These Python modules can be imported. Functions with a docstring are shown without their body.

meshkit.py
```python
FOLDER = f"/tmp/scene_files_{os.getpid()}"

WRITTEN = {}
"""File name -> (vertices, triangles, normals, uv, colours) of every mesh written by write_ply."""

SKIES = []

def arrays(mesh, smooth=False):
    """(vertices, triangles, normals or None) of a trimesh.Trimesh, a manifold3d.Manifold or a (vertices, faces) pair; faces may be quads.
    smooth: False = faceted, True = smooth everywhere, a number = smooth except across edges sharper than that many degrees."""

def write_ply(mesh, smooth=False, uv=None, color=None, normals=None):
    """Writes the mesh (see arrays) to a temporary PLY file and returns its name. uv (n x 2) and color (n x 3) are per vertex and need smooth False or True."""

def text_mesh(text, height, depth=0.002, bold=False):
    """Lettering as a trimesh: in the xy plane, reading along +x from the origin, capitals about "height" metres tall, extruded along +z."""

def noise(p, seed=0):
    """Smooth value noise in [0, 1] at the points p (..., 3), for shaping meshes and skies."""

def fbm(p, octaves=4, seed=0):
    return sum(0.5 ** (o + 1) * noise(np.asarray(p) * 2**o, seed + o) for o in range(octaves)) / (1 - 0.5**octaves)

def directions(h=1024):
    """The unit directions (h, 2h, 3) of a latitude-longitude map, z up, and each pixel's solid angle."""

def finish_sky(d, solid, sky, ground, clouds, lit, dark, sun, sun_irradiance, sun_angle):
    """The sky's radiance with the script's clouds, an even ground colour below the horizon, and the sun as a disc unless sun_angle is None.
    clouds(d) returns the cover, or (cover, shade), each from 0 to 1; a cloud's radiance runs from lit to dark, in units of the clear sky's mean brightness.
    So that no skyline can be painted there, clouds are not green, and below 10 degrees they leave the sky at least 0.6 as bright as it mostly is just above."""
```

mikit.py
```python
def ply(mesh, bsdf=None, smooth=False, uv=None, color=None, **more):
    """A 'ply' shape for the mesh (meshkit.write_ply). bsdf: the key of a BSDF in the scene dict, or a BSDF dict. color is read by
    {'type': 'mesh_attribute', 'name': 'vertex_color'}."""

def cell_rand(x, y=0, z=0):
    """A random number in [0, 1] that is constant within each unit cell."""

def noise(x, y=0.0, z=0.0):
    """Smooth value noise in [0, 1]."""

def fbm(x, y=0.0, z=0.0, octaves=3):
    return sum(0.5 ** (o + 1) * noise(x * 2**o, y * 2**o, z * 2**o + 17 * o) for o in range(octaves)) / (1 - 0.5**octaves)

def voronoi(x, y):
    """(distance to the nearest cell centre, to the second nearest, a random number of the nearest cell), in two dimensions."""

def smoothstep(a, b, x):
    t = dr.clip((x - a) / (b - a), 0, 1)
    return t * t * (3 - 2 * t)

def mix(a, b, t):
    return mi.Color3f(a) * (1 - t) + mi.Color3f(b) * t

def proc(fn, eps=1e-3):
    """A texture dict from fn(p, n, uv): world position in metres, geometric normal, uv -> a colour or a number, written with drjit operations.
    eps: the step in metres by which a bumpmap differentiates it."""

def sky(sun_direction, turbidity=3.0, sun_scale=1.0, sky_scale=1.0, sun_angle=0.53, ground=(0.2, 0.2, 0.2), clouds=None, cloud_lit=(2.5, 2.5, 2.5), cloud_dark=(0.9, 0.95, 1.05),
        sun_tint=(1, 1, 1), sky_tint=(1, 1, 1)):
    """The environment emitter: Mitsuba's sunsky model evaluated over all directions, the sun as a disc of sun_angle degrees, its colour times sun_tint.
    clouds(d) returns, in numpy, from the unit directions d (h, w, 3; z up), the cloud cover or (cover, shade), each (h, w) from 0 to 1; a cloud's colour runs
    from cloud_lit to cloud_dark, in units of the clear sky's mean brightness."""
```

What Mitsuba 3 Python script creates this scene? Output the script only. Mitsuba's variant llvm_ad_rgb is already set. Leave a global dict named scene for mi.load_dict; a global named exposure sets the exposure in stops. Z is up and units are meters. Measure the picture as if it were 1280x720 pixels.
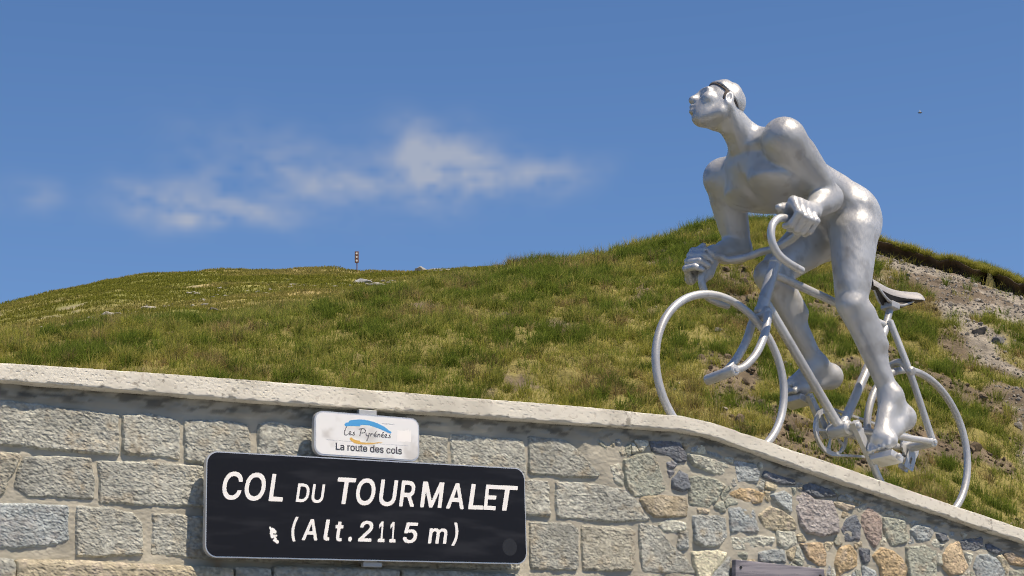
import math
import random

import drjit as dr
import mitsuba as mi
import numpy as np
import trimesh
from scipy.spatial import Delaunay
from shapely import affinity
from shapely.geometry import LineString, MultiPoint, Point, Polygon, box as sbox
from shapely.ops import unary_union

import meshkit
import mikit

T = mi.ScalarTransform4f
rng = np.random.default_rng(7)
random.seed(7)

# ---------------------------------------------------------------- camera, sky, exposure
EYE = np.array([0.0, 0.0, 1.6])
LOOK, UP = np.array([0, 0.97338, 0.2292]), np.array([0.02618, -0.22912, 0.97305])   # tilted up 13 degrees, held 1.5 degrees off level
exposure = 1.52
SUN = (0.42, -0.26, 0.80)


def clouds(d):
    """Thin wisps: three loose patches low over the hill, drawn out sideways."""
    az, el = np.degrees(np.arctan2(d[..., 0], d[..., 1])), np.degrees(np.arcsin(np.clip(d[..., 2], -1, 1)))
    wob = meshkit.fbm(np.stack([az / 4.0, el / 2.5, 0 * az], -1), 4, 11) - .5
    wob2 = meshkit.fbm(np.stack([az / 3.0 + 40, el / 2.0, 0 * az], -1), 4, 12) - .5
    x, y = az + 1.5 * wob, el + 1.2 * wob2
    m = 0
    for cx, cy, sx, sy, a, tilt in ((-11.2, 16.2, 1.7, .65, 1.1, .0), (-9.2, 15.75, 1.9, .42, .75, -.03), (-1.6, 17.2, 1.9, 1.0, 1.15, -.10), (-3.0, 17.9, 1.1, .8, .7, -.4), (.4, 16.8, 1.5, .6, .6, .10), (2.1, 17.0, 1.0, .40, .42, .2),
                                    (-7.5, 17.3, 3.2, 1.1, .45, -.2), (-5.0, 16.9, 2.4, .7, .45, .05), (-15.8, 16.2, 1.2, .5, .32, 0), (24, 24, 4, 1.5, .6, .1), (-40, 28, 6, 2, .6, .1), (60, 20, 6, 2, .6, 0), (150, 25, 9, 3, .6, 0), (-110, 22, 9, 3, .6, 0)):
        u, v = x - cx, y - cy - tilt * (x - cx)
        m = m + a * np.exp(-(u / sx) ** 2 - (v / sy) ** 2)
    fine = meshkit.fbm(np.stack([az * 1.1 - el * .7, el * 2.2 + az * .35, 0 * az], -1), 6, 3)
    wisps = np.clip(fine * 1.5 - .22, 0, 1)
    return np.clip(m * wisps * .78, 0, .6)


scene = {
    "camera": {"type": "perspective", "fov": math.degrees(2 * math.atan(640 / 2200)), "fov_axis": "x", "near_clip": 0.1, "far_clip": 3000.0,
               "to_world": T().look_at(EYE.tolist(), (EYE + LOOK).tolist(), UP.tolist())},
    "sky": mikit.sky(SUN, turbidity=2.2, sun_scale=1.25, ground=(.16, .15, .10), clouds=clouds, cloud_lit=(2.2, 2.2, 2.25), sky_tint=(.82, .95, 1.16)),
}
labels = {}


def numbered(key):
    if key not in scene and key not in labels and not any(k.startswith(key + "__") for k in scene):
        return key
    n = 1
    while f"{key}_{n:03d}" in scene or f"{key}_{n:03d}" in labels or any(k.startswith(f"{key}_{n:03d}__") for k in scene):
        n += 1
    return f"{key}_{n:03d}"


def part_key(parent, name):
    key = f"{parent}__{name}"
    n = 0
    while key in scene:
        n += 1
        key = f"{parent}__{name}_{n:03d}"
    return key


def add(key, mesh, bsdf, smooth=False, color=None):
    scene[key] = mikit.ply(mesh, bsdf, smooth=smooth, color=color)
    return key


def part(parent, name, mesh, bsdf, smooth=False, color=None, label=None, kind=None):
    key = add(part_key(parent, name), mesh, bsdf, smooth, color)
    if label:
        labels.setdefault(key, {})["label"] = label
    if kind:
        labels.setdefault(key, {})["kind"] = kind
    return key


def tag(key, label, category=None, group=None, kind=None):
    d = labels.setdefault(key, {})
    for a, b in (("label", label), ("category", category), ("group", group), ("kind", kind)):
        if b:
            d[a] = b
    return key


# ---------------------------------------------------------------- materials
def principled(color, rough=.8, **more):
    return {"type": "principled", "base_color": color if isinstance(color, dict) else {"type": "rgb", "value": list(color)}, "roughness": rough, **more}


def bumped(bsdf, fn, scale, eps=2e-3):
    return {"type": "bumpmap", "arbitrary": mikit.proc(fn, eps), "scale": scale, "bsdf": bsdf}


def two(bsdf):
    return {"type": "twosided", "bsdf": bsdf}


VC = {"type": "mesh_attribute", "name": "vertex_color"}
N, FB, MIX, SS = mikit.noise, mikit.fbm, mikit.mix, mikit.smoothstep


def stone_relief(p, n, uv):
    u = p.x * .845 + p.y * .534
    a = FB(u * 62 - p.z * 62, u * 70 + p.z * 120, p.y * 20, 3)
    b = FB(u * 40 + p.z * 10, p.z * 46, p.y * 20, 3)
    return a * 1.0 + dr.abs(b - .5) * .9


def concrete_color(p, n, uv):
    a = FB(p.x * 5, p.y * 5, p.z * 5, 4)
    b = FB(p.x * 45, p.y * 45, p.z * 45, 3)
    c = MIX((.68, .665, .59), (.51, .495, .43), SS(.42, .72, a) * .75)
    c = MIX(c, (.36, .33, .28), SS(.60, .72, b) * .4)
    low = FB(p.x * 12, p.y * 12, p.z * 3, 3)
    return MIX(c, (.20, .19, .16), SS(.66, .74, low * .8 + b * .25) * .7)


def concrete_relief(p, n, uv):
    pit = SS(.74, .84, N(p.x * 75, p.y * 75, p.z * 75))
    return FB(p.x * 90, p.y * 90, p.z * 90, 3) * .8 - pit * .9


def mortar_relief(p, n, uv):
    return FB(p.x * 70, p.y * 70, p.z * 70, 3)


def silver_color(p, n, uv):
    a = FB(p.x * 3.2, p.y * 3.2, p.z * 2.2, 5)
    b = FB(p.x * 16, p.y * 16, p.z * 9, 4)
    c = MIX((.545, .565, .585), (.43, .44, .45), SS(.36, .66, a))
    return MIX(c, (.27, .265, .26), SS(.54, .80, b) * .45)


def silver_relief(p, n, uv):
    return 1.6 * FB(p.x * 9, p.y * 9, p.z * 7, 3) + .6 * FB(p.x * 34, p.y * 34, p.z * 22, 2)


def soil_relief(p, n, uv):
    return FB(p.x * 9, p.y * 9, p.z * 9, 5)


def wood_color(p, n, uv):
    g = FB(p.x * 3 + p.y * 2, p.z * 60, 0, 4)
    return MIX((.135, .135, .165), (.26, .25, .285), SS(.35, .7, g))


def film_dirt(p, n, uv):
    a = FB(p.x * 9, p.y * 9, p.z * 9, 4)
    return MIX((.78, .80, .81), (.58, .58, .57), SS(.55, .8, a))


def black_film(p, n, uv):
    a = FB(p.x * 3, p.y * 3, p.z * 14, 4)
    return MIX((.008, .0085, .012), (.02, .021, .026), SS(.5, .8, a))


def road_color(p, n, uv):
    a = FB(p.x * 30, p.y * 30, 0, 4)
    return MIX((.14, .138, .134), (.24, .236, .225), a)


scene["stone"] = two(bumped(principled(VC, .92, specular=.25), stone_relief, .013))
scene["mortar"] = two(bumped(principled(VC, .95, specular=.2), mortar_relief, .006))
scene["concrete"] = two(bumped(principled(mikit.proc(concrete_color), .92, specular=.25), concrete_relief, .0035))
scene["silver"] = two(bumped(principled(mikit.proc(silver_color), .47, metallic=.40, specular=.5), silver_relief, .005))
scene["silver_tube"] = two(principled(mikit.proc(silver_color), .44, metallic=.42, specular=.45))
scene["dark_leather"] = two(principled((.045, .042, .042), .55))
scene["saddle_grey"] = two(principled((.34, .34, .35), .5))
scene["band_dark"] = two(principled((.10, .082, .07), .7))
scene["soil"] = two(bumped(principled(VC, .95, specular=.15), soil_relief, .05, 8e-3))
scene["rock"] = two(bumped(principled(VC, .93, specular=.2), soil_relief, .03, 6e-3))
scene["grass_blades"] = {"type": "principledthin", "base_color": VC, "roughness": .75, "diff_trans": .9, "spec_trans": 0.0, "eta": 1.35}
scene["sign_black"] = two(principled(mikit.proc(black_film), .42, specular=.22))
scene["sign_white"] = two(principled(mikit.proc(film_dirt), .35, specular=.4))
scene["letter_white"] = two(principled((.84, .84, .83), .35))
scene["alu"] = two(principled((.62, .63, .64), .38, metallic=.6))
scene["zinc"] = two(principled((.42, .44, .45), .5, metallic=.5))
scene["ink"] = two(principled((.05, .055, .07), .5))
scene["ink_blue"] = two(principled((.07, .33, .68), .5))
scene["ink_yellow"] = two(principled((.66, .42, .10), .5))
scene["sticker"] = two(principled((.86, .86, .85), .5))
scene["faint"] = two(principled((.42, .46, .52), .6))
scene["dirt_film"] = two(principled((.014, .0145, .017), .45))
scene["wood"] = two(bumped(principled(mikit.proc(wood_color), .8), lambda p, n, uv: FB(p.x * 3 + p.y * 2, p.z * 90, 0, 3), .003))
scene["nail"] = two(principled((.02, .02, .02), .5))
scene["asphalt"] = two(principled(mikit.proc(road_color), .9))
scene["paint_white"] = two(principled((.75, .75, .73), .7))
scene["rust_brown"] = two(principled((.16, .08, .055), .7))
scene["bird_dark"] = two(principled((.05, .05, .055), .7))


# outlines of the stones as they stand in the wall: tone and (u, z) corners
STONES = [
    ('ash', [(-2.178,3.078),(-1.987,3.083),(-1.841,3.076),(-1.662,3.065),(-1.387,3.046),(-1.381,2.851),(-1.514,2.854),(-1.735,2.862),(-1.921,2.871),(-2.168,2.872)]),
    ('ash', [(-1.366,3.048),(-1.22,3.062),(-1.081,3.04),(-1.063,2.969),(-1.061,2.842),(-1.215,2.854),(-1.34,2.858),(-1.361,2.872)]),
    ('ash', [(-1.038,3.043),(-0.853,3.054),(-0.686,3.043),(-0.673,2.939),(-0.672,2.82),(-0.871,2.826),(-1.029,2.838)]),
    ('ash', [(-0.625,3.047),(-0.561,3.064),(-0.307,3.045),(-0.089,3.032),(-0.09,2.821),(-0.623,2.825)]),
    ('ash', [(-0.036,3.035),(0.299,3.045),(0.506,3.04),(0.508,2.901),(0.501,2.804),(-0.037,2.814)]),
    ('ash', [(0.54,3.062),(0.682,3.059),(1.007,3.056),(1.015,2.883),(1.006,2.814),(0.541,2.805),(0.536,2.894)]),
    ('ash', [(1.049,3.079),(1.247,3.073),(1.316,3.06),(1.377,3.022),(1.466,2.945),(1.534,2.884),(1.49,2.864),(1.267,2.86),(1.062,2.868),(1.042,2.884)]),
    ('warm', [(-2.166,2.825),(-1.89,2.829),(-1.87,2.816),(-1.905,2.727),(-1.928,2.688),(-1.949,2.63),(-2.156,2.612)]),
    ('ash', [(-1.851,2.812),(-1.684,2.825),(-1.524,2.824),(-1.505,2.726),(-1.503,2.628),(-1.648,2.627),(-1.824,2.625),(-1.894,2.67),(-1.877,2.748)]),
    ('ash', [(-1.478,2.811),(-1.225,2.819),(-0.937,2.812),(-0.912,2.61),(-1.115,2.607),(-1.272,2.607),(-1.472,2.609)]),
    ('ash', [(-0.871,2.789),(-0.19,2.79),(-0.19,2.6),(-0.868,2.601)]),
    ('ash', [(-0.143,2.788),(0.295,2.786),(0.292,2.594),(-0.143,2.601)]),
    ('ash', [(0.345,2.784),(0.869,2.784),(0.864,2.6),(0.342,2.596)]),
    ('ash', [(0.913,2.833),(1.169,2.827),(1.173,2.741),(1.176,2.628),(0.907,2.63)]),
    ('ash', [(1.224,2.824),(1.432,2.827),(1.687,2.808),(1.785,2.742),(1.874,2.627),(1.621,2.613),(1.423,2.619),(1.223,2.624)]),
    ('blue', [(-2.093,2.586),(-1.839,2.586),(-1.63,2.587),(-1.621,2.426),(-1.676,2.406),(-1.747,2.391),(-1.863,2.382),(-2.083,2.374)]),
    ('ash', [(-1.583,2.586),(-1.422,2.585),(-1.305,2.563),(-1.249,2.515),(-1.245,2.358),(-1.402,2.348),(-1.469,2.343),(-1.576,2.347),(-1.583,2.466)]),
    ('ash', [(-1.2,2.566),(-0.976,2.557),(-0.736,2.549),(-0.734,2.342),(-1.196,2.364)]),
    ('ash', [(-0.692,2.546),(-0.191,2.537),(-0.191,2.331),(-0.69,2.342)]),
    ('ash', [(-0.144,2.534),(0.39,2.532),(0.387,2.325),(-0.144,2.332)]),
    ('ash', [(0.441,2.534),(0.968,2.527),(0.961,2.326),(0.437,2.326)]),
    ('ash', [(1.039,2.589),(1.311,2.592),(1.366,2.565),(1.359,2.417),(1.349,2.328),(1.165,2.329),(1.044,2.332),(1.035,2.466)]),
    ('warm', [(1.396,2.579),(1.548,2.579),(1.74,2.572),(1.772,2.551),(1.762,2.368),(1.739,2.333),(1.59,2.33),(1.39,2.327),(1.39,2.455)]),
    ('ash', [(1.802,2.604),(1.927,2.599),(2.021,2.487),(2.128,2.428),(2.201,2.323),(2.144,2.322),(1.814,2.325),(1.8,2.464)]),
    ('light*', [(1.597,2.937),(1.662,2.957),(1.691,2.879),(1.688,2.822),(1.63,2.841)]),
    ('green*', [(1.696,2.977),(1.818,3.014),(1.918,3.024),(1.948,2.971),(1.997,2.848),(1.995,2.812),(1.926,2.778),(1.772,2.768),(1.71,2.818),(1.693,2.923)]),
    ('brown*', [(1.804,2.747),(1.848,2.762),(1.948,2.773),(2.149,2.769),(2.157,2.72),(2.143,2.661),(1.908,2.649),(1.855,2.682)]),
    ('slate*', [(1.905,3.095),(2.011,3.106),(2.113,3.102),(2.17,3.019),(2.163,2.991),(2.106,2.984),(2.006,3.019),(1.919,3.042)]),
    ('slate*', [(2.009,2.974),(2.05,2.99),(2.093,2.969),(2.07,2.946),(2.019,2.948)]),
    ('slate*', [(2.054,2.877),(2.114,2.934),(2.169,2.91),(2.187,2.829),(2.129,2.809),(2.051,2.823)]),
    ('green*', [(2.196,2.893),(2.283,2.906),(2.397,2.883),(2.465,2.859),(2.416,2.82),(2.389,2.764),(2.317,2.721),(2.181,2.73),(2.181,2.829)]),
    ('light*', [(2.177,3.033),(2.314,3.026),(2.381,3.002),(2.474,2.997),(2.495,2.961),(2.458,2.927),(2.377,2.928),(2.286,2.951),(2.219,2.975)]),
    ('blue*', [(2.54,3.01),(2.7,2.999),(2.731,2.94),(2.715,2.888),(2.56,2.881),(2.541,2.945)]),
    ('orange*', [(2.491,2.809),(2.57,2.849),(2.688,2.84),(2.758,2.815),(2.742,2.768),(2.669,2.752),(2.564,2.771)]),
    ('blue*', [(2.479,2.716),(2.657,2.741),(2.676,2.686),(2.698,2.581),(2.48,2.575)]),
    ('grey*', [(2.199,2.661),(2.382,2.667),(2.439,2.651),(2.443,2.542),(2.394,2.492),(2.267,2.484),(2.202,2.518)]),
    ('light*', [(1.939,2.604),(2.029,2.636),(2.14,2.615),(2.138,2.579),(2.036,2.558),(1.97,2.57)]),
    ('grey*', [(2.081,2.561),(2.148,2.57),(2.148,2.468),(2.075,2.466)]),
    ('cream*', [(2.175,2.446),(2.369,2.46),(2.437,2.443),(2.374,2.37),(2.301,2.307),(2.221,2.288),(2.192,2.358)]),
    ('grey*', [(2.459,2.426),(2.452,2.327),(2.412,2.255),(2.287,2.262),(2.343,2.325)]),
    ('light*', [(2.49,2.539),(2.726,2.555),(2.821,2.548),(2.807,2.515),(2.698,2.494),(2.602,2.474),(2.497,2.472)]),
    ('blue*', [(2.817,2.811),(2.927,2.837),(2.983,2.812),(2.975,2.712),(2.932,2.721),(2.85,2.773)]),
    ('tan*', [(2.701,2.68),(2.804,2.739),(2.889,2.72),(2.986,2.668),(3.01,2.613),(2.922,2.594),(2.752,2.606)]),
    ('mauve*', [(3.028,2.825),(3.088,2.844),(3.172,2.797),(3.32,2.791),(3.357,2.702),(3.347,2.59),(3.227,2.575),(3.095,2.588),(3.042,2.647),(3.02,2.735)]),
    ('slate*', [(2.778,2.958),(3.006,2.913),(3.018,2.886),(2.887,2.886),(2.761,2.924)]),
    ('slate*', [(3.093,2.905),(3.297,2.869),(3.354,2.826),(3.203,2.815),(3.088,2.849)]),
    ('slate*', [(3.38,2.619),(3.431,2.682),(3.509,2.707),(3.541,2.64),(3.525,2.555),(3.411,2.546)]),
    ('pink*', [(3.563,2.709),(3.622,2.762),(3.696,2.73),(3.728,2.669),(3.71,2.565),(3.651,2.513),(3.587,2.562),(3.556,2.641)]),
    ('rust*', [(3.031,2.515),(3.208,2.525),(3.238,2.453),(3.225,2.387),(3.166,2.38),(3.082,2.428)]),
    ('orange*', [(3.308,2.399),(3.354,2.5),(3.446,2.519),(3.502,2.47),(3.494,2.392),(3.37,2.345),(3.323,2.322)]),
    ('slate*', [(3.548,2.471),(3.581,2.5),(3.609,2.472),(3.588,2.416),(3.55,2.421)]),
    ('blue*', [(2.684,2.452),(2.784,2.476),(2.898,2.473),(2.907,2.403),(2.694,2.399)]),
    ('tan*', [(3.335,2.792),(3.41,2.783),(3.514,2.764),(3.436,2.739),(3.363,2.764)]),
    ('green*', [(3.745,2.701),(3.841,2.7),(3.929,2.687),(3.966,2.582),(3.935,2.551),(3.809,2.523),(3.761,2.587)]),
    ('blue*', [(3.985,2.623),(4.03,2.66),(4.157,2.659),(4.187,2.619),(4.146,2.567),(4.034,2.564)]),
    ('slate*', [(4.208,2.609),(4.309,2.622),(4.324,2.571),(4.245,2.559)]),
    ('sand*', [(4.264,2.478),(4.329,2.551),(4.417,2.564),(4.437,2.492),(4.484,2.401),(4.422,2.359),(4.305,2.342),(4.249,2.407)]),
    ('slate*', [(4.431,2.564),(4.625,2.6),(4.632,2.538),(4.554,2.5),(4.44,2.518)]),
    ('blue*', [(4.573,2.475),(4.67,2.487),(4.755,2.458),(4.819,2.376),(4.798,2.324),(4.562,2.32),(4.535,2.402)]),
    ('rust*', [(4.827,2.49),(4.881,2.507),(5.057,2.464),(5.05,2.411),(4.886,2.429)]),
    ('orange*', [(3.633,2.455),(3.712,2.506),(3.819,2.489),(3.896,2.44),(3.929,2.361),(3.883,2.311),(3.706,2.308),(3.687,2.387)]),
    ('green*', [(3.925,2.516),(4.1,2.53),(4.195,2.497),(4.182,2.315),(3.938,2.312)]),
    ('slate*', [(4.666,2.57),(4.822,2.511),(4.745,2.494),(4.674,2.518)]),
    ('green*', [(4.879,2.377),(5.047,2.39),(5.036,2.306),(4.855,2.304)]),
    ('slate*', [(3.523,2.497),(3.603,2.494),(3.603,2.425),(3.554,2.404)]),
    ('blue*', [(3.54,2.389),(3.643,2.357),(3.659,2.308),(3.532,2.306)]),
    ('light*', [(2.85,2.587),(2.986,2.585),(3.003,2.525),(2.913,2.485),(2.844,2.51)]),
    ('light*', [(4.215,2.487),(4.248,2.468),(4.242,2.407),(4.2,2.416)]),
]
PLINTH = [
    ('ash', [(-2.114,2.33),(-1.9,2.316),(-1.888,2.29),(-1.883,2.167),(-2.107,2.165)]),
    ('tan', [(-1.877,2.317),(-1.578,2.319),(-1.214,2.306),(-0.781,2.294),(-0.78,2.158),(-1.871,2.16)]),
    ('ash', [(-0.76,2.301),(-0.57,2.296),(-0.569,2.16),(-0.758,2.159)]),
    ('ash', [(-0.543,2.306),(0.029,2.308),(0.173,2.298),(0.172,2.159),(-0.543,2.161)]),
    ('ash', [(0.198,2.302),(0.671,2.295),(0.92,2.288),(0.916,2.152),(0.196,2.159)]),
]
COPE_TOP = [(-2.237, 3.244), (-2.01, 3.252), (-1.389, 3.262), (-0.768, 3.264), (0.892, 3.261), (1.429, 3.264), (1.922, 3.251), (2.095, 3.253), (2.32, 3.228), (2.491, 3.194), (2.76, 3.137), (2.97, 3.09), (3.544, 2.968), (4.303, 2.801), (4.975, 2.657), (5.437, 2.552)]
COPE_LOW = [(-2.234, 3.167), (-2.007, 3.168), (-1.613, 3.166), (-1.2, 3.163), (-0.677, 3.157), (0.704, 3.163), (1.409, 3.162), (2.042, 3.167), (2.29, 3.148), (2.485, 3.106), (2.753, 3.044), (3.051, 2.974), (3.739, 2.832), (4.112, 2.755), (4.545, 2.661), (4.964, 2.573), (5.425, 2.464)]


# ---------------------------------------------------------------- the wall's own frame: u along it to the right, z up, w out towards the road (0 = the face of the big sign)
W_O = np.array([-0.76, 9.36, 0.0])
W_U, W_N = np.array([math.cos(math.radians(32.3)), math.sin(math.radians(32.3)), 0]), np.array([math.sin(math.radians(32.3)), -math.cos(math.radians(32.3)), 0])


def wall_at(u, z, w):
    u, z, w = np.broadcast_arrays(u, z, w)
    return W_O + u[..., None] * W_U + w[..., None] * W_N + z[..., None] * np.array([0, 0, 1.0])


def wall_mesh(m):
    """A mesh given in (u, z, w) put into the world."""
    v = np.asarray(m.vertices)
    return trimesh.Trimesh(wall_at(v[:, 0], v[:, 1], v[:, 2]), m.faces, process=False)


def cope(u, low=False):
    t = np.array(COPE_LOW if low else COPE_TOP)
    lo, hi = t[0], t[-1]
    return np.where(u < lo[0], lo[1], np.where(u > hi[0], hi[1] - .235 * (u - hi[0]), np.interp(u, t[:, 0], t[:, 1])))


TONES = {"ash": (0.388, 0.390, 0.346), "warm": (0.421, 0.406, 0.336), "blue": (0.342, 0.373, 0.376), "green": (0.356, 0.369, 0.310), "brown": (0.369, 0.319, 0.230), "slate": (.17, .187, .212), "light": (0.517, 0.522, 0.448),
         "orange": (.50, .385, .235), "cream": (0.647, 0.616, 0.461), "grey": (0.356, 0.373, 0.355), "tan": (0.478, 0.426, 0.310), "mauve": (0.369, 0.345, 0.336), "pink": (.40, .33, .29), "rust": (.42, .325, .215), "sand": (.53, .425, .285)}


def stone_mesh(outline, proud, step, seed, rough, base_w, back=-.16, sharp=.03):
    """A split-faced stone: its outline uneven, its face broken into facets, its edges drawn back to the mortar."""
    poly = Polygon(outline).buffer(0)
    poly = poly.buffer(-.003).buffer(.009, join_style=1)
    if poly.geom_type != "Polygon":
        poly = max(poly.geoms, key=lambda g: g.area)
    L = poly.exterior.length
    k = max(16, int(L / step))
    ring = np.array([poly.exterior.interpolate(i * L / k).coords[0] for i in range(k)])
    c = ring.mean(0)
    jit = meshkit.fbm(np.stack([ring[:, 0] * 14, ring[:, 1] * 14, 0 * ring[:, 0] + seed], -1), 3, 5) - .5
    d = ring - c
    ring = c + d * (1 + jit * .022 / (np.linalg.norm(d, axis=1) + .05))[:, None]
    poly = Polygon(ring).buffer(0)
    if poly.geom_type != "Polygon":
        poly = max(poly.geoms, key=lambda g: g.area)
    ring = np.array(poly.exterior.coords)[:-1]
    lo, hi = ring.min(0), ring.max(0)
    gx, gy = np.meshgrid(np.arange(lo[0], hi[0], step), np.arange(lo[1], hi[1], step))
    pts = np.stack([gx.ravel(), gy.ravel()], -1) + np.random.default_rng(seed).uniform(-.3, .3, (gx.size, 2)) * step
    inner = poly.buffer(-step * .55)
    from shapely import contains_xy, distance, points
    pts = pts[contains_xy(inner, pts[:, 0], pts[:, 1])] if not inner.is_empty else pts[:0]
    P = np.vstack([ring, pts])
    tri = Delaunay(P).simplices
    cen = P[tri].mean(1)
    tri = tri[contains_xy(poly, cen[:, 0], cen[:, 1])]
    a, b, e = P[tri[:, 0]], P[tri[:, 1]], P[tri[:, 2]]
    cr = (b - a)[:, 0] * (e - a)[:, 1] - (b - a)[:, 1] * (e - a)[:, 0]
    tri = np.where(cr[:, None] > 0, tri, tri[:, ::-1])
    edge = distance(poly.exterior, points(P))
    q = np.stack([P[:, 0], P[:, 1], 0 * P[:, 0] + seed * 1.7], -1)
    f = meshkit.fbm(q * [9, 9, 1], 3, 21) - .5
    r = np.abs(meshkit.fbm(q * [22, 26, 1] + [0, 0, 3], 3, 22) - .5)
    s = meshkit.fbm(q * [60, 70, 1], 2, 23) - .5
    tilt = (np.random.default_rng(seed + 1).uniform(-.5, .5, 2) * rough * 1.6 / np.maximum(hi - lo, .05))
    w = proud * np.clip(edge / sharp, 0, 1) ** .45 + rough * (1.0 * f - 1.1 * r + .35 * s) * np.clip(edge / (sharp * .7) + .25, 0, 1) + (P - c) @ tilt * np.clip(edge / sharp, 0, 1)
    n, m = len(P), len(ring)
    V3 = np.vstack([np.column_stack([P, base_w + w]), np.column_stack([c + (ring - c) * 1.0, np.full(m, back)])])
    i = np.arange(m)
    j = (i + 1) % m
    if Polygon(ring).exterior.is_ccw:
        skirt = np.vstack([np.stack([i, n + i, j], -1), np.stack([j, n + i, n + j], -1)])
    else:
        skirt = np.vstack([np.stack([i, j, n + i], -1), np.stack([j, n + j, n + i], -1)])
    return trimesh.Trimesh(V3, np.vstack([tri, skirt]), process=False)


def stone_color(m, tone, seed):
    v = np.asarray(m.vertices)
    base = np.array(TONES[tone]) * np.array([.905, .925, .935]) * np.random.default_rng(seed + 5).uniform(.90, 1.10)
    a = meshkit.fbm(v * [7, 7, 0] + [0, 0, seed], 4, 31)[:, None]
    g = meshkit.fbm(np.stack([v[:, 0] * 60 - v[:, 1] * 60, v[:, 0] * 60 + v[:, 1] * 110, 0 * v[:, 0] + seed], -1), 2, 32)[:, None]
    b = meshkit.fbm(v * [16, 16, 0] + [5, 0, seed], 3, 33)[:, None]
    col = base * (.74 + .52 * a) * (.45 + 1.1 * g)
    other = {"orange": (.52, .44, .33), "sand": (.52, .42, .30), "rust": (.30, .28, .25), "pink": (.38, .31, .27), "slate": (.23, .23, .25), "blue": (.34, .34, .33), "tan": (.45, .40, .33), "mauve": (.33, .30, .29)}.get(tone, (.36, .33, .26))
    return np.clip(col + np.clip((b - .55) * 4, 0, 1) * (np.array(other) - base) * .8, .02, .8)


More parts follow.
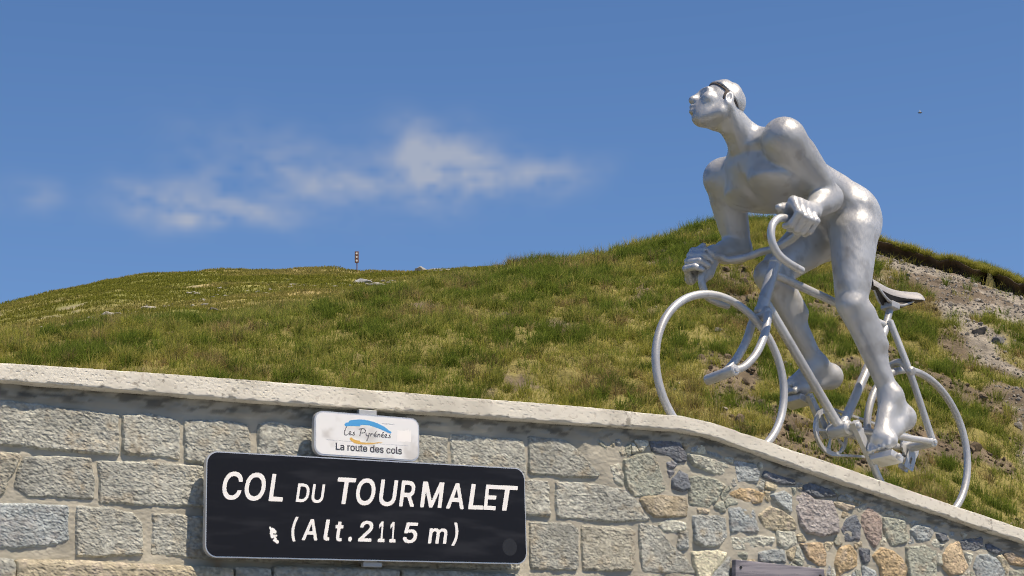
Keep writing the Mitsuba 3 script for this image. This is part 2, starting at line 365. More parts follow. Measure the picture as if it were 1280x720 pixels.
def filler():
    """Small angular pieces packed between the larger rubble stones."""
    from scipy.spatial import Voronoi
    g = np.random.default_rng(31)
    zone = Polygon([(1.42, 3.10), (1.78, 2.93), (2.02, 2.70), (2.10, 2.52), (2.34, 2.30), (5.35, 2.24), (5.35, 2.40), (4.6, 2.60), (3.7, 2.80), (2.95, 2.97), (2.5, 3.07), (2.25, 3.11)])
    taken = unary_union([Polygon(p).buffer(.012) for _, p in STONES])
    free = zone.difference(taken)
    pts = np.stack([g.uniform(1.3, 5.5, 900), g.uniform(2.1, 3.2, 900)], -1)
    vor = Voronoi(pts)
    out = []
    for k in vor.point_region:
        reg = vor.regions[k]
        if -1 in reg or len(reg) < 3:
            continue
        cell = Polygon(vor.vertices[reg]).intersection(free).buffer(-.009)
        for c in getattr(cell, "geoms", [cell]):
            if c.is_empty or c.area < .0009 or 4 * math.pi * c.area / c.length ** 2 < .42:
                continue
            c = c.simplify(.004)
            out.append((str(g.choice(["light", "grey", "green", "tan", "blue", "brown", "ash", "slate"], p=[.24, .2, .18, .12, .1, .04, .06, .06])) + "*", list(c.exterior.coords)[:-1]))
    return out


def wall_build():
    key = tag("stone_wall", "grey stone retaining wall, squared blocks on the left and rubble on the right, capped in concrete", "wall")
    # mortar: the face between the stones, uneven, darker and spotted in a strip under the coping
    us, zs = np.arange(-2.9, 5.9, .016), np.linspace(0, 1, 90)
    U, Tt = np.meshgrid(us, zs, indexing="ij")
    top = cope(U, True) - .004
    Zz = 2.05 + (top - 2.05) * Tt
    q = np.stack([U, Zz, 0 * U], -1)
    rub = np.clip((U + (Zz - 2.7) * .9 - 1.62) / .12, 0, 1)
    Wd = -.103 + .016 * (meshkit.fbm(q * 6, 4, 41) - .5) + .007 * (meshkit.fbm(q * 30, 3, 42) - .5) + rub * (.012 + .030 * (meshkit.fbm(q * 5, 3, 43) - .5))
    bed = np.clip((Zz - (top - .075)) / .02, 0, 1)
    Wd = Wd + bed * (.012 + .035 * (meshkit.fbm(q * [14, 40, 1], 4, 44) - .5))
    a = meshkit.fbm(q * 8, 4, 45)[..., None]
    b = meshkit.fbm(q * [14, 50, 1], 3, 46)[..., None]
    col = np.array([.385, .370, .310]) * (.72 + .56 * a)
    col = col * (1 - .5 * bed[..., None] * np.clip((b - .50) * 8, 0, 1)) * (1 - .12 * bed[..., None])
    rust = np.exp(-((U + .845) / .022) ** 2) * np.clip((2.37 - Zz) / .08, 0, 1)
    col = col + (np.array([.33, .17, .07]) - col) * (.6 * rust)[..., None]
    idx = np.arange(U.size).reshape(U.shape)
    f = np.stack([idx[:-1, :-1], idx[1:, :-1], idx[1:, 1:], idx[:-1, 1:]], -1).reshape(-1, 4)
    m = trimesh.Trimesh(np.stack([U, Zz, Wd], -1).reshape(-1, 3), np.vstack([f[:, [0, 1, 2]], f[:, [0, 2, 3]]]), process=False)
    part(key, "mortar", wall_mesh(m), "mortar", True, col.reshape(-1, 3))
    core = Polygon([(-7, 0)] + [(u, float(cope(np.array(u), True)) - .01) for u in np.linspace(-7, 9.5, 120)] + [(9.5, 0)])
    c = trimesh.creation.extrude_polygon(core, .235, engine="earcut")
    c.apply_translation([0, 0, -.385])
    part(key, "core", wall_mesh(c), "mortar", False, np.tile([.36, .33, .27], (len(c.vertices), 1)))
    n = 0
    extra = []
    r = np.random.default_rng(3)
    for z0, z1 in ((1.86, 2.14), (1.55, 1.84), (1.24, 1.53)):                       # courses below the plinth
        u = -2.8
        while u < 5.0:
            w = r.uniform(.30, .55)
            extra.append(("ash", [(u + .012, z0), (u + w - .012, z0), (u + w - .012, z1), (u + .012, z1)]))
            u += w
    for z0, z1 in ((2.87, 3.08), (2.62, 2.85), (2.36, 2.60)):                       # and past the left edge of what the photograph shows
        for u in (-3.6, -3.05):
            extra.append(("ash", [(u, z0), (u + .5, z0), (u + .5, z1), (u, z1)]))
    for i, (tone, pts) in enumerate(STONES + filler() + extra):
        rub = tone.endswith("*")
        tone = tone.rstrip("*")
        far = not rub and i >= len(STONES)
        small = rub and i >= len(STONES)
        s = stone_mesh(pts, (.008 if small else .014) if rub else .018, .03 if far else .0088, 100 + i, .022 if rub else .015, (-.086 if small else -.088) if rub else -.103, sharp=.010 if rub else .009)
        part(key, "stone", wall_mesh(s), "stone", False, stone_color(s, tone, 100 + i))
    for i, (tone, pts) in enumerate(PLINTH):
        s = stone_mesh(pts, .02, .012, 300 + i, .014, -.06)
        part(key, "stone", wall_mesh(s), "stone", False, stone_color(s, tone, 300 + i))
    # coping: a cast slab with worn, chipped front edges
    us = np.concatenate([np.arange(-7, -2.8, .3), np.arange(-2.8, 5.7, .012), np.arange(5.7, 9.5, .3)])
    zt, zl = cope(us), cope(us, True)
    line = np.stack([us, 0 * us, 0 * us], -1)
    e1 = .010 * np.clip(meshkit.fbm(line * 9, 4, 51) - .48, 0, 1) * 2 + .002
    e2 = .012 * np.clip(meshkit.fbm(line * 13 + 3, 4, 52) - .48, 0, 1) * 2 + .003
    wav = .007 * (meshkit.fbm(line * 2.2 + 9, 3, 53) - .5)
    chip = .018 * np.clip(meshkit.fbm(line * 26 + 5, 2, 54) - .60, 0, 1) * 2
    rows = [(-.40, zt - .01), (-.40, zt), (-.20, zt + .004), (-.02 - e1 * 1.6 + wav, zt + wav * .5), (-.02 - e1 * .5 + wav, zt - e1 * .45 + wav * .5), (-.02 + wav, zt - e1 * 1.3)]
    for t in (.25, .4, .55, .7, .85):
        rows.append((-.02 + wav + .003 * (meshkit.fbm(line * 18 + t * 31, 3, 55) - .5), zt + (zl - zt) * t))
    rows += [(-.02 + wav - chip * .3, zl + e2 * 1.2 + chip), (-.02 - e2 + wav - chip, zl + e2 * .2 + chip * .4), (-.028 - e2 - chip, zl + .001), (-.06, zl - .002), (-.12, zl - .004), (-.40, zl - .004)]
    G = np.stack([np.stack([us, z, np.broadcast_to(w, us.shape)], -1) for w, z in rows], 1)
    n1, n2 = G.shape[:2]
    idx = np.arange(n1 * n2).reshape(n1, n2)
    f = np.stack([idx[:-1, :-1], idx[1:, :-1], idx[1:, 1:], idx[:-1, 1:]], -1).reshape(-1, 4)
    m = trimesh.Trimesh(G.reshape(-1, 3), np.vstack([f[:, [0, 2, 1]], f[:, [0, 3, 2]]]), process=False)
    part(key, "coping", wall_mesh(m), "concrete", 30)


wall_build()


# ---------------------------------------------------------------- the hill behind the wall and the road in front of it
# bearing in degrees (0 = north, the way the camera faces) against the tangent of the skyline's height above eye level: the near bank, then the far hill
NEAR = [(-60, .15), (-30, .18), (-18.06, 0.2068), (-16.61, 0.2095), (-14.14, 0.2154), (-12.24, 0.2194), (-9.54, 0.2225), (-6.92, 0.2299), (-5.07, 0.2345), (-3.74, 0.2391), (-1.06, 0.2446), (0.29, 0.2507), (1.64, 0.2529), (2.98, 0.2554), (4.33, 0.2592),
        (5.14, 0.2624), (6.22, 0.2668), (6.63, 0.2692), (8.23, 0.2718), (9.02, 0.2704), (10.19, 0.2665), (11.22, 0.2618), (12.23, 0.256), (12.99, 0.2516), (14.23, 0.2436), (15.45, 0.236), (16.65, 0.2262), (18.06, 0.2146), (30, .16), (60, .06)]
FAR = [(-60, .10), (-30, .15), (-18.09, 0.2176), (-16.64, 0.225), (-15.17, 0.232), (-13.42, 0.239), (-11.63, 0.2427), (-9.03, 0.2468), (-6.4, 0.2487), (-5.6, 0.248), (-5.15, 0.247), (-3.73, 0.2468), (-2.66, 0.2475), (-1.06, 0.2475), (0.55, 0.2467), (2.16, 0.2449), (6, .235), (12, .20), (30, .12), (60, .05)]
FAR_R = 150.0


def back_of_wall(az):
    h = np.stack([np.sin(np.radians(az)), np.cos(np.radians(az))], -1)
    s = np.minimum(h @ W_N[:2], -.29)
    return (W_O[:2] @ W_N[:2] - .385) / s


def crest_r(az):
    return np.maximum(np.interp(az, [-60, -20, -10, 0, 8, 17, 60], [19, 22, 24, 27, 30, 29, 40]), back_of_wall(az) + 8)


def cut_w(az):
    """How far the bank's top edge is cut back and undermined: only east of the summit."""
    return np.clip((az - 11.2) / .9, 0, 1) * np.clip((40 - az) / 8, 0, 1)


CUT = .25


def lumps(x, y, r):
    p = np.stack([x, y, 0 * x], -1)
    near = .30 * (meshkit.fbm(p / 2.4, 3, 61) - .5) + .20 * (meshkit.fbm(p / .55, 3, 62) - .5) + .11 * (meshkit.fbm(p / .2, 2, 65) - .5)
    far = 1.5 * (meshkit.fbm(p / 14, 4, 63) - .5) + .5 * (meshkit.fbm(p / 3.0, 3, 64) - .5)
    t = np.clip((r - 34) / 30, 0, 1)
    return near * (1 - t) + far * t


def hill(x, y):
    """The height of the hill at (x, y), and how far up the near bank that is (0 at the wall, 1 at its top edge)."""
    r, az = np.hypot(x, y), np.degrees(np.arctan2(x, y))
    rw, D = back_of_wall(az), crest_r(az)
    u = (np.sin(np.radians(az)) * rw - W_O[0]) * W_U[0] + (np.cos(np.radians(az)) * rw - W_O[1]) * W_U[1]
    zw = cope(u) - .13
    e0, e1 = np.interp(az, *zip(*NEAR)), np.interp(az, *zip(*FAR))
    zc = 1.6 + D * e0 - .11
    t = (r - rw) / (D - rw)
    cw = cut_w(az)
    tc = np.clip(t, 0, 1)
    back = r - rw                                        # a narrow bank behind the coping, a level shelf below it, then the slope
    drop = np.clip((back - .75) / 1.3, 0, 1)
    zs = zw - .95 * drop * drop * (3 - 2 * drop)
    v = np.clip((back - 3.4) / (D - rw - 3.4), 0, 1)
    near = zs + (zc - CUT * cw - zs) * (1 - (1 - v) ** (1 + .16 * v))
    q = np.clip(np.log(np.maximum(r, D) / D) / np.log(FAR_R / D), 0, 1)
    e = (zc - 1.6) / D + (e1 - (zc - 1.6) / D) * (q * q * (3 - 2 * q)) - .030 * np.sin(np.pi * q) * (1 - q * .5)
    far = 1.6 + np.maximum(r, D) * e
    far = np.where(r > FAR_R, 1.6 + FAR_R * e1 - .22 * (r - FAR_R), far)
    z = np.where(t <= 1, near, far)
    fade = np.clip((60 - np.abs(az)) / 14, 0, 1)
    z = z * fade + (1 - fade) * -.3
    edge = np.clip((r - rw) / .8, 0, 1)
    return z + lumps(x, y, r) * edge * fade, t


def pol(az, r):
    return r * np.sin(np.radians(az)), r * np.cos(np.radians(az))


def scree_at(az, t, x, y):
    """Where the eastern slope is bare broken stone (0 to 1)."""
    p = np.stack([x, y, 0 * x], -1)
    n = meshkit.fbm(p / 1.7, 3, 71) - .5
    line = np.interp(az, [10.8, 11.5, 12.1, 13.0, 13.66, 14.06, 14.87, 15.28, 16.3, 20], [1.2, .91, .87, .87, .84, .74, .66, .60, .52, .3])
    s = np.clip((t - line + n * .30) / .06, 0, 1) * np.clip((az - 10.8) / .5, 0, 1)
    green = np.clip((meshkit.fbm(p * [.55, 1.0, 1] + 7, 3, 72) - .63) / .05, 0, 1)
    return s * (1 - .85 * green)


def bare_at(az, t, x, y):
    """Patches of bare earth between the tussocks, most of them on the lower eastern slope."""
    p = np.stack([x, y, 0 * x], -1)
    n = meshkit.fbm(p / .62 + 3, 4, 73)
    east = np.clip((az - 4.5) / 3, 0, 1) * np.clip((.86 - t) / .2, 0, 1)
    return np.clip((n - .675 + .155 * east) / .06, 0, 1)


def ground_color(az, t, x, y, r):
    p = np.stack([x, y, 0 * x], -1)
    a, b = meshkit.fbm(p * 1.3, 4, 81)[..., None], meshkit.fbm(p * 6, 3, 82)[..., None]
    thatch = np.array([.19, .17, .062]) * (.6 + .8 * a)
    soil = np.array([.150, .122, .086]) * (.55 + .9 * b)
    scree = np.array([.235, .215, .18]) * (.55 + .9 * b)
    brown = np.clip((meshkit.fbm(p * [.8, 1.3, 1] + 21, 4, 86) - .54) / .05, 0, 1)[..., None]
    scree = scree + (np.array([.115, .092, .066]) * (.5 + b) - scree) * brown * .85
    c = thatch + (soil - thatch) * bare_at(az, t, x, y)[..., None]
    c = c + (scree - c) * scree_at(az, t, x, y)[..., None]
    f1, f2 = meshkit.fbm(p / 9, 4, 83)[..., None], meshkit.fbm(p / 2.2, 3, 84)[..., None]
    far = np.array([.17, .175, .055]) + (np.array([.29, .24, .105]) - np.array([.17, .175, .055])) * np.clip((f1 - .44) * 4, 0, 1)
    far = far * (.55 + .9 * f2)
    pale = np.clip((meshkit.fbm(p / 4.5 + 11, 4, 85)[..., None] - .69) / .05, 0, 1)
    far = far + (np.array([.25, .22, .165]) - far) * pale * .7
    k = np.clip((r - 34) / 12, 0, 1)[..., None]
    return c * (1 - k) + far * k


def hill_build():
    az = np.concatenate([np.arange(-60, -20, 1.0), np.arange(-20, 20.01, .115), np.arange(21, 60.1, 1.0)])
    D, rw = crest_r(az), back_of_wall(az)
    cw = cut_w(az)
    rows = []
    for t in np.linspace(0, 1, 210):
        r = rw + (D - rw) * t
        x, y = pol(az, r)
        z, _ = hill(x, y)
        rows.append((x, y, z, t, r, 0))
    z0 = rows[-1][2]
    lip = .34 * (meshkit.fbm(np.stack([az * 2.2, 0 * az, 0 * az], -1), 5, 91) - .5) * cw
    x, y = pol(az, D)
    top = hill(*pol(az, D + .02))[0]
    for dr_, dz, soil in ((.05, .08, .6), (.16, .22, 1), (.17, .42, 1), (.14, .60, 1), (.06, .74, 1), (-.03, .86, 1), (-.07, .95, .9), (-.05, 1.0, 0), (.02, 1.0, 0)):
        r = D + (dr_ + lip * 1.0) * cw + (1 - cw) * .02
        r = r + .10 * (meshkit.fbm(np.stack([az * 9, 0 * az + dz * 4, 0 * az], -1), 3, 92) - .5) * cw * (dz < .9)
        xx, yy = pol(az, r)
        rows.append((xx, yy, z0 + (np.maximum(top, z0) - z0) * dz + lip * .35, 1.0, r, soil))
    for r_ in np.concatenate([np.linspace(.25, 12, 46), np.geomspace(13, 135, 130), np.linspace(138, 210, 26), np.linspace(230, 420, 8)]):
        r = D + r_ if r_ < 13 else D + r_
        xx, yy = pol(az, r)
        z, _ = hill(xx, yy)
        rows.append((xx, yy, z, 1.0 + r_ / 20, r, 0))
    G = np.stack([np.stack(q[:3], -1) for q in rows], 1)
    col = np.stack([ground_color(az, np.full(len(az), q[3]), q[0], q[1], q[4]) * (1 - q[5] * cw)[:, None] + np.array([.115, .085, .056]) * (q[5] * cw)[:, None] for q in rows], 1)
    n1, n2 = G.shape[:2]
    idx = np.arange(n1 * n2).reshape(n1, n2)
    f = np.stack([idx[:-1, :-1], idx[1:, :-1], idx[1:, 1:], idx[:-1, 1:]], -1).reshape(-1, 4)
    m = trimesh.Trimesh(G.reshape(-1, 3), np.vstack([f[:, [0, 1, 2]], f[:, [0, 2, 3]]])[:, ::-1], process=False)
    add("hill", m, "soil", True, col.reshape(-1, 3))
    tag("hill", "grassy hillside rising behind the wall to a rounded summit", kind="structure")
    a = np.arange(0, 64) * 2 * np.pi / 64
    disc = trimesh.Trimesh(np.vstack([[0, 0, -.02], np.stack([900 * np.cos(a), 900 * np.sin(a), 0 * a - .02], -1)]), [[0, i + 1, (i + 1) % 64 + 1] for i in range(64)], process=False)
    add("ground", disc, two(principled((.10, .10, .045), .95)))
    tag("ground", "level grassland round the foot of the hill", kind="structure")
    road = Polygon([(-40, .12), (40, .12), (40, 14), (-40, 14)])
    rm = trimesh.creation.extrude_polygon(road, .02, engine="earcut")
    v = rm.vertices.copy()
    rm = trimesh.Trimesh(wall_at(v[:, 0], v[:, 2] - .012, v[:, 1]), rm.faces, process=False)
    rm.fix_normals()
    add("road", rm, "asphalt")
    tag("road", "pale worn asphalt road at the foot of the wall", kind="structure")


hill_build()


def blades(base, n_each, length, width, splay, col, col_tip, seed, lean=None):
    """Bent grass blades in tussocks: base (k, 3) points, per-tussock arrays; each blade three triangles."""
    g = np.random.default_rng(seed)
    i = np.repeat(np.arange(len(base)), n_each)
    k = len(i)
    th = g.uniform(0, 2 * np.pi, k)
    rad = np.sqrt(g.uniform(0, 1, k)) * splay[i]
    out = np.stack([np.cos(th), np.sin(th), 0 * th], -1)
    root = base[i] + out * rad[:, None]
    root[:, 2] = hill(root[:, 0], root[:, 1])[0] - .01
    L = length[i] * g.uniform(.55, 1.25, k)
    tilt = np.clip(g.normal(.52, .30, k), .02, 1.35)
    ph = th + g.normal(0, .7, k)
    d = np.stack([np.cos(ph), np.sin(ph), 0 * ph], -1)
    if lean is not None:
        d = d + lean
    up = np.array([0, 0, 1.0])
    m = root + (up * np.cos(tilt * .6)[:, None] + d * np.sin(tilt * .6)[:, None]) * (L * .55)[:, None]
    tip = m + (up * np.cos(tilt * 1.9)[:, None] + d * np.sin(tilt * 1.9)[:, None]) * (L * .5)[:, None]
    fa = g.uniform(0, 2 * np.pi, k)
    side = np.stack([np.cos(fa), np.sin(fa), 0 * fa], -1) * (width[i] * g.uniform(.7, 1.3, k))[:, None] * .5
    v = np.stack([root - side, root + side, m - side * .75, m + side * .75, tip], 1).reshape(-1, 3)
    o = np.arange(k)[:, None] * 5
    f = np.concatenate([o + [0, 1, 3], o + [0, 3, 2], o + [2, 3, 4]], 1).reshape(-1, 3)
    tone = g.uniform(.72, 1.28, (k, 1))
    mixs = g.uniform(0, 1, (k, 1)) ** 2
    c0 = col[i] * tone
    c1 = (col[i] * (1 - mixs) + col_tip[i] * mixs) * tone
    c = np.stack([c0 * .9, c0 * .9, (c0 + c1) / 2, (c0 + c1) / 2, c1], 1).reshape(-1, 3)
    return trimesh.Trimesh(v, f, process=False), c


GREEN, DARK, STRAW, OLIVE, DEAD = np.array([.235, .290, .052]), np.array([.135, .185, .032]), np.array([.50, .45, .15]), np.array([.345, .355, .064]), np.array([.36, .275, .13])


def grass_build():
    g = np.random.default_rng(17)
    k = 40000
    az = g.uniform(-20.5, 20.5, k)
    D, rw = crest_r(az), back_of_wall(az)
    r = np.sqrt(g.uniform(0, 1, k) * ((D + 5) ** 2 - rw ** 2) + rw ** 2)
    area = (D + 5) ** 2 - rw ** 2
    keep = g.uniform(0, 1, k) < area / area.max()
    az, r = az[keep], r[keep]
    r = np.maximum(r, back_of_wall(az) + .06)
    few = (r < back_of_wall(az) + 4.6) & (g.uniform(0, 1, len(r)) < .88)
    az, r = az[~few], r[~few]
    x, y = pol(az, r)
    z, t = hill(x, y)
    p = np.stack([x, y, 0 * x], -1)
    sc, ba = scree_at(az, t, x, y), bare_at(az, t, x, y)
    lipzone = (cut_w(az) > .3) & (t > .955) & (t < 1.006)
    dens = np.clip(1 - .97 * sc - .72 * ba, .02, 1) * ~lipzone
    dens = np.where(t > 1.006, np.maximum(dens, .9), dens)
    keep = g.uniform(0, 1, len(x)) < dens
    x, y, z, t, az, r, p = (q[keep] for q in (x, y, z, t, az, r, p))
    a = meshkit.fbm(p / 2.6 + 1, 3, 101)
    b = meshkit.fbm(p * [.8, 1.0, 1] / .50 + 5, 3, 102)
    e = meshkit.fbm(p / .75 + 13, 3, 103)
    w = g.uniform(0, 1, len(x))
    clump = g.uniform(0, 1, len(x)) < .30
    dry = np.clip((.5 - a) * 5 + g.normal(0, .30, len(x)) + .42, 0, 1)[:, None]
    col = GREEN * (1 - dry) + OLIVE * dry
    straw = ((w < .16 + .5 * np.clip((.5 - a) * 4, 0, 1)) & (b < .58))[:, None]
    col = np.where(straw, STRAW * .6 + OLIVE * .4, col)
    dk = (b > .575)[:, None]
    col = np.where(dk, DARK + .22 * GREEN * g.uniform(0, 1.4, (len(x), 1)), col)
    col = np.where(((w > .95) | ((e > .67) & (w > .5)))[:, None], DEAD * g.uniform(.7, 1.2, (len(x), 1)), col)
    col = col * np.where(clump, g.uniform(.62, 1.18, len(x)), 1)[:, None]
    tipc = np.where(dk, GREEN, STRAW)
    tall = clump | dk[:, 0]
    ln = np.where(tall, g.uniform(.12, .21, len(x)), g.uniform(.06, .13, len(x))) * np.where(straw[:, 0], 1.12, 1) * np.clip(.72 + .6 * t, .5, 1.1)
    ln = np.where((cut_w(az) > .3) & (t > 1), np.minimum(ln, .14), ln)
    n_each = np.where(tall, 40, 26)
    splay = np.where(tall, g.uniform(.035, .085, len(x)), g.uniform(.09, .17, len(x)))
    m, c = blades(np.stack([x, y, z], -1), n_each, ln, np.full(len(x), .0062) * (r / 18) ** .6, splay, col, tipc, 5, np.array([.25, -.30, 0]))
    # turf hanging over the undermined edge
    k = 900
    az = g.uniform(11.3, 20.5, k)
    x, y = pol(az, crest_r(az) + .04 + np.abs(g.normal(0, .10, k)))
    z, _ = hill(x, y)
    hang, hc = blades(np.stack([x, y, z], -1), np.full(k, 22), g.uniform(.08, .17, k), np.full(k, .008), np.full(k, .07), OLIVE * g.uniform(.6, 1.1, (k, 1)), np.tile(STRAW, (k, 1)), 8, np.array([.1, -.95, 0]))
    m = trimesh.util.concatenate([trimesh.Trimesh(m.vertices, m.faces, process=False), hang])
    c = np.vstack([c, hc])
    add("grass", m, "grass_blades", False, np.clip(c, 0, 1))
    tag("grass", "olive and straw coloured alpine grass in tussocks on the near bank", "grass", kind="stuff")
    # short turf of the far hill
    k = 60000
    az = g.uniform(-19, 6, k)
    r = np.sqrt(g.uniform(38 ** 2, 158 ** 2, k))
    x, y = pol(az, r)
    z, _ = hill(x, y)
    p = np.stack([x, y, 0 * x], -1)
    a = meshkit.fbm(p / 9, 4, 83)[:, None]
    col = OLIVE * .62 + (STRAW * .62 - OLIVE * .62) * np.clip((a - .46) * 4 + g.normal(0, .22, (k, 1)), 0, 1)
    keep = meshkit.fbm(p / 4.5 + 11, 4, 85) < .69
    m, c = blades(np.stack([x, y, z], -1)[keep], np.full(keep.sum(), 5), np.full(keep.sum(), .22), (.05 * r / 100)[keep], np.full(keep.sum(), .22), col[keep], col[keep] * 1.2, 6)
    add("turf", m, "grass_blades", False, np.clip(c, 0, 1))
    tag("turf", "short turf covering the far hill on the left", "grass", kind="stuff")


grass_build()


def pebble(seed, sub=2):
    m = trimesh.creation.icosphere(sub, 1.0)
    v = np.asarray(m.vertices)
    n = meshkit.fbm(v * 1.3 + seed * 3.1, 3, seed)
    v = v * (.55 + .9 * n)[:, None]
    g = np.random.default_rng(seed)
    for _ in range(5):                                   # broken faces
        d = g.normal(size=3)
        d /= np.linalg.norm(d)
        h = v @ d
        c = g.uniform(.45, .75)
        v = v - np.clip(h - c, 0, None)[:, None] * d
    return trimesh.Trimesh(v, m.faces, process=False)


def rocks_build():
    g = np.random.default_rng(23)
    # loose stones of the scree, too many and too small to count
    k = 22000
    az = g.uniform(4, 20, k)
    D, rw = crest_r(az), back_of_wall(az)
    r = rw + (D - rw) * g.uniform(.05, .985, k)
    x, y = pol(az, r)
    z, t = hill(x, y)
    s = scree_at(az, t, x, y)
    ba = bare_at(az, t, x, y)
    keep = g.uniform(0, 1, k) < np.clip(s * .9 + .03 + .5 * ba, 0, 1)
    dirt = ((ba > .3) & (s < .3))[keep]
    x, y, z = x[keep], y[keep], z[keep]
    size = g.uniform(.008, .028, len(x)) * np.where(dirt, 1.5, 1) * np.where(g.uniform(0, 1, len(x)) < .05, 2.2, 1)
    protos = [pebble(400 + i, 1) for i in range(6)]
    vs, fs, cs, o = [], [], [], 0
    for i in range(len(x)):
        q = protos[i % 6]
        rot = trimesh.transformations.random_rotation_matrix(g.uniform(0, 1, 3))[:3, :3]
        v = (np.asarray(q.vertices) * [1, .85, .65]) @ rot.T * size[i] + [x[i], y[i], z[i] + size[i] * .25]
        vs.append(v); fs.append(q.faces + o); o += len(v)
        cs.append(np.tile(np.where(dirt[i], np.array([.15, .118, .082]), np.array([.29, .27, .235])) * g.uniform(.6, 1.2), (len(v), 1)))
    add("scree", trimesh.Trimesh(np.vstack(vs), np.vstack(fs), process=False), "rock", False, np.clip(np.vstack(cs), 0, 1))
    tag("scree", "loose broken stones on the bare slope right of the statue", "scree", kind="stuff")
    # stones lying about the far hill, in loose trains
    k = 260
    c = g.integers(0, 9, k)
    ca, cr = np.array([-15.6, -13.2, -11.6, -9.6, -7.2, -4.7, -3.2, -2.3, -1.6]), np.array([70, 82, 96, 110, 118, 120, 138, 146, 147.])
    az, r = ca[c] + g.normal(0, .75, k), cr[c] + g.normal(0, 3.5, k)
    x, y = pol(az, r)
    z, _ = hill(x, y)
    vs, fs, cs, o = [], [], [], 0
    for i in range(k):
        q = protos[i % 6]
        rot = trimesh.transformations.random_rotation_matrix(g.uniform(0, 1, 3))[:3, :3]
        sz = g.uniform(.06, .20)
        v = (np.asarray(q.vertices) @ rot.T) * [1.3, 1, .6] * sz + [x[i], y[i], z[i] + sz * .2]
        vs.append(v); fs.append(q.faces + o); o += len(v)
        cs.append(np.tile(np.array([.37, .355, .32]) * g.uniform(.6, 1.2), (len(v), 1)))
    add("scattered_stones", trimesh.Trimesh(np.vstack(vs), np.vstack(fs), process=False), "rock", False, np.clip(np.vstack(cs), 0, 1))
    tag("scattered_stones", "small pale stones strewn over the far hill", "stones", kind="stuff")
    # rocks one can tell apart: bearing, distance, size, tone, label
    P, Gy, Dk = (.38, .365, .33), (.30, .31, .32), (.10, .095, .09)
    for name, az, r, size, tone, label, cat in (
            ("rock_outcrop", -2.45, 147, (1.05, .7, .40), P, "pale rock outcrop on the skyline, largest of the far hill", "rock"),
            ("boulder", -3.05, 143, (.62, .5, .36), P, "small pale boulder just left of the skyline outcrop", "rock"),
            ("boulder", -4.93, 122, (.62, .5, .42), Gy, "blue grey boulder below the far marker post", "rock"),
            ("boulder", -4.62, 112, (.70, .45, .32), P, "white boulder beside the blue grey one below the marker post", "rock"),
            ("boulder", -7.3, 118, (.40, .3, .2), P, "pale boulder in mid slope of the far hill left of the marker post", "rock"),
            ("boulder", -11.95, 92, (.62, .4, .2), P, "flat pale boulder upper one on the left part of the far hill", "rock"),
            ("boulder", -13.3, 76, (.42, .3, .17), (.42, .40, .36), "light grey boulder low on the left part of the far hill", "rock"),
            ("boulder", -15.4, 66, (.55, .35, .2), (.33, .31, .28), "brownish grey boulder near the left edge of the far hill", "rock"),
            ("boulder", -9.8, 78, (.5, .35, .2), Dk, "dark lump added for the dark hole in the far hill", "rock"),  # dark lump added in place of a dark hole in the slope
            ("boulder", 15.11, 25.2, (.11, .085, .075), Dk, "dark boulder on the scree right of the saddle, left of two", "rock"),
            ("boulder", 15.66, 25.2, (.12, .09, .06), (.15, .15, .155), "dark grey boulder on the scree, right of the other dark one", "rock")):
        x, y = pol(np.array(az), np.array(float(r)))
        z = float(hill(np.array([x]), np.array([y]))[0][0])
        key = numbered(name)
        m = pebble(500 + len(labels), 3)
        m.vertices = m.vertices * size + [x, y, z + size[2] * .35]
        c = np.array(tone) * (.7 + .6 * meshkit.fbm(np.asarray(m.vertices) * 3, 3, 9))[:, None]
        add(key, m, "rock", False, np.clip(c, 0, 1))
        tag(key, label, cat)


rocks_build()


# ---------------------------------------------------------------- the statue's own frame: X forward, Y to the rider's left, Z up, origin at the front hub
ST_O = np.array([1.348, 11.225, 3.631])
ST_B = np.array([[-0.7723, -0.6123, 0.1692], [0.627, -0.7775, 0.0485], [0.10186, 0.14354, 0.98438]])


def to_world(v):
    return np.asarray(v, float) @ ST_B + ST_O


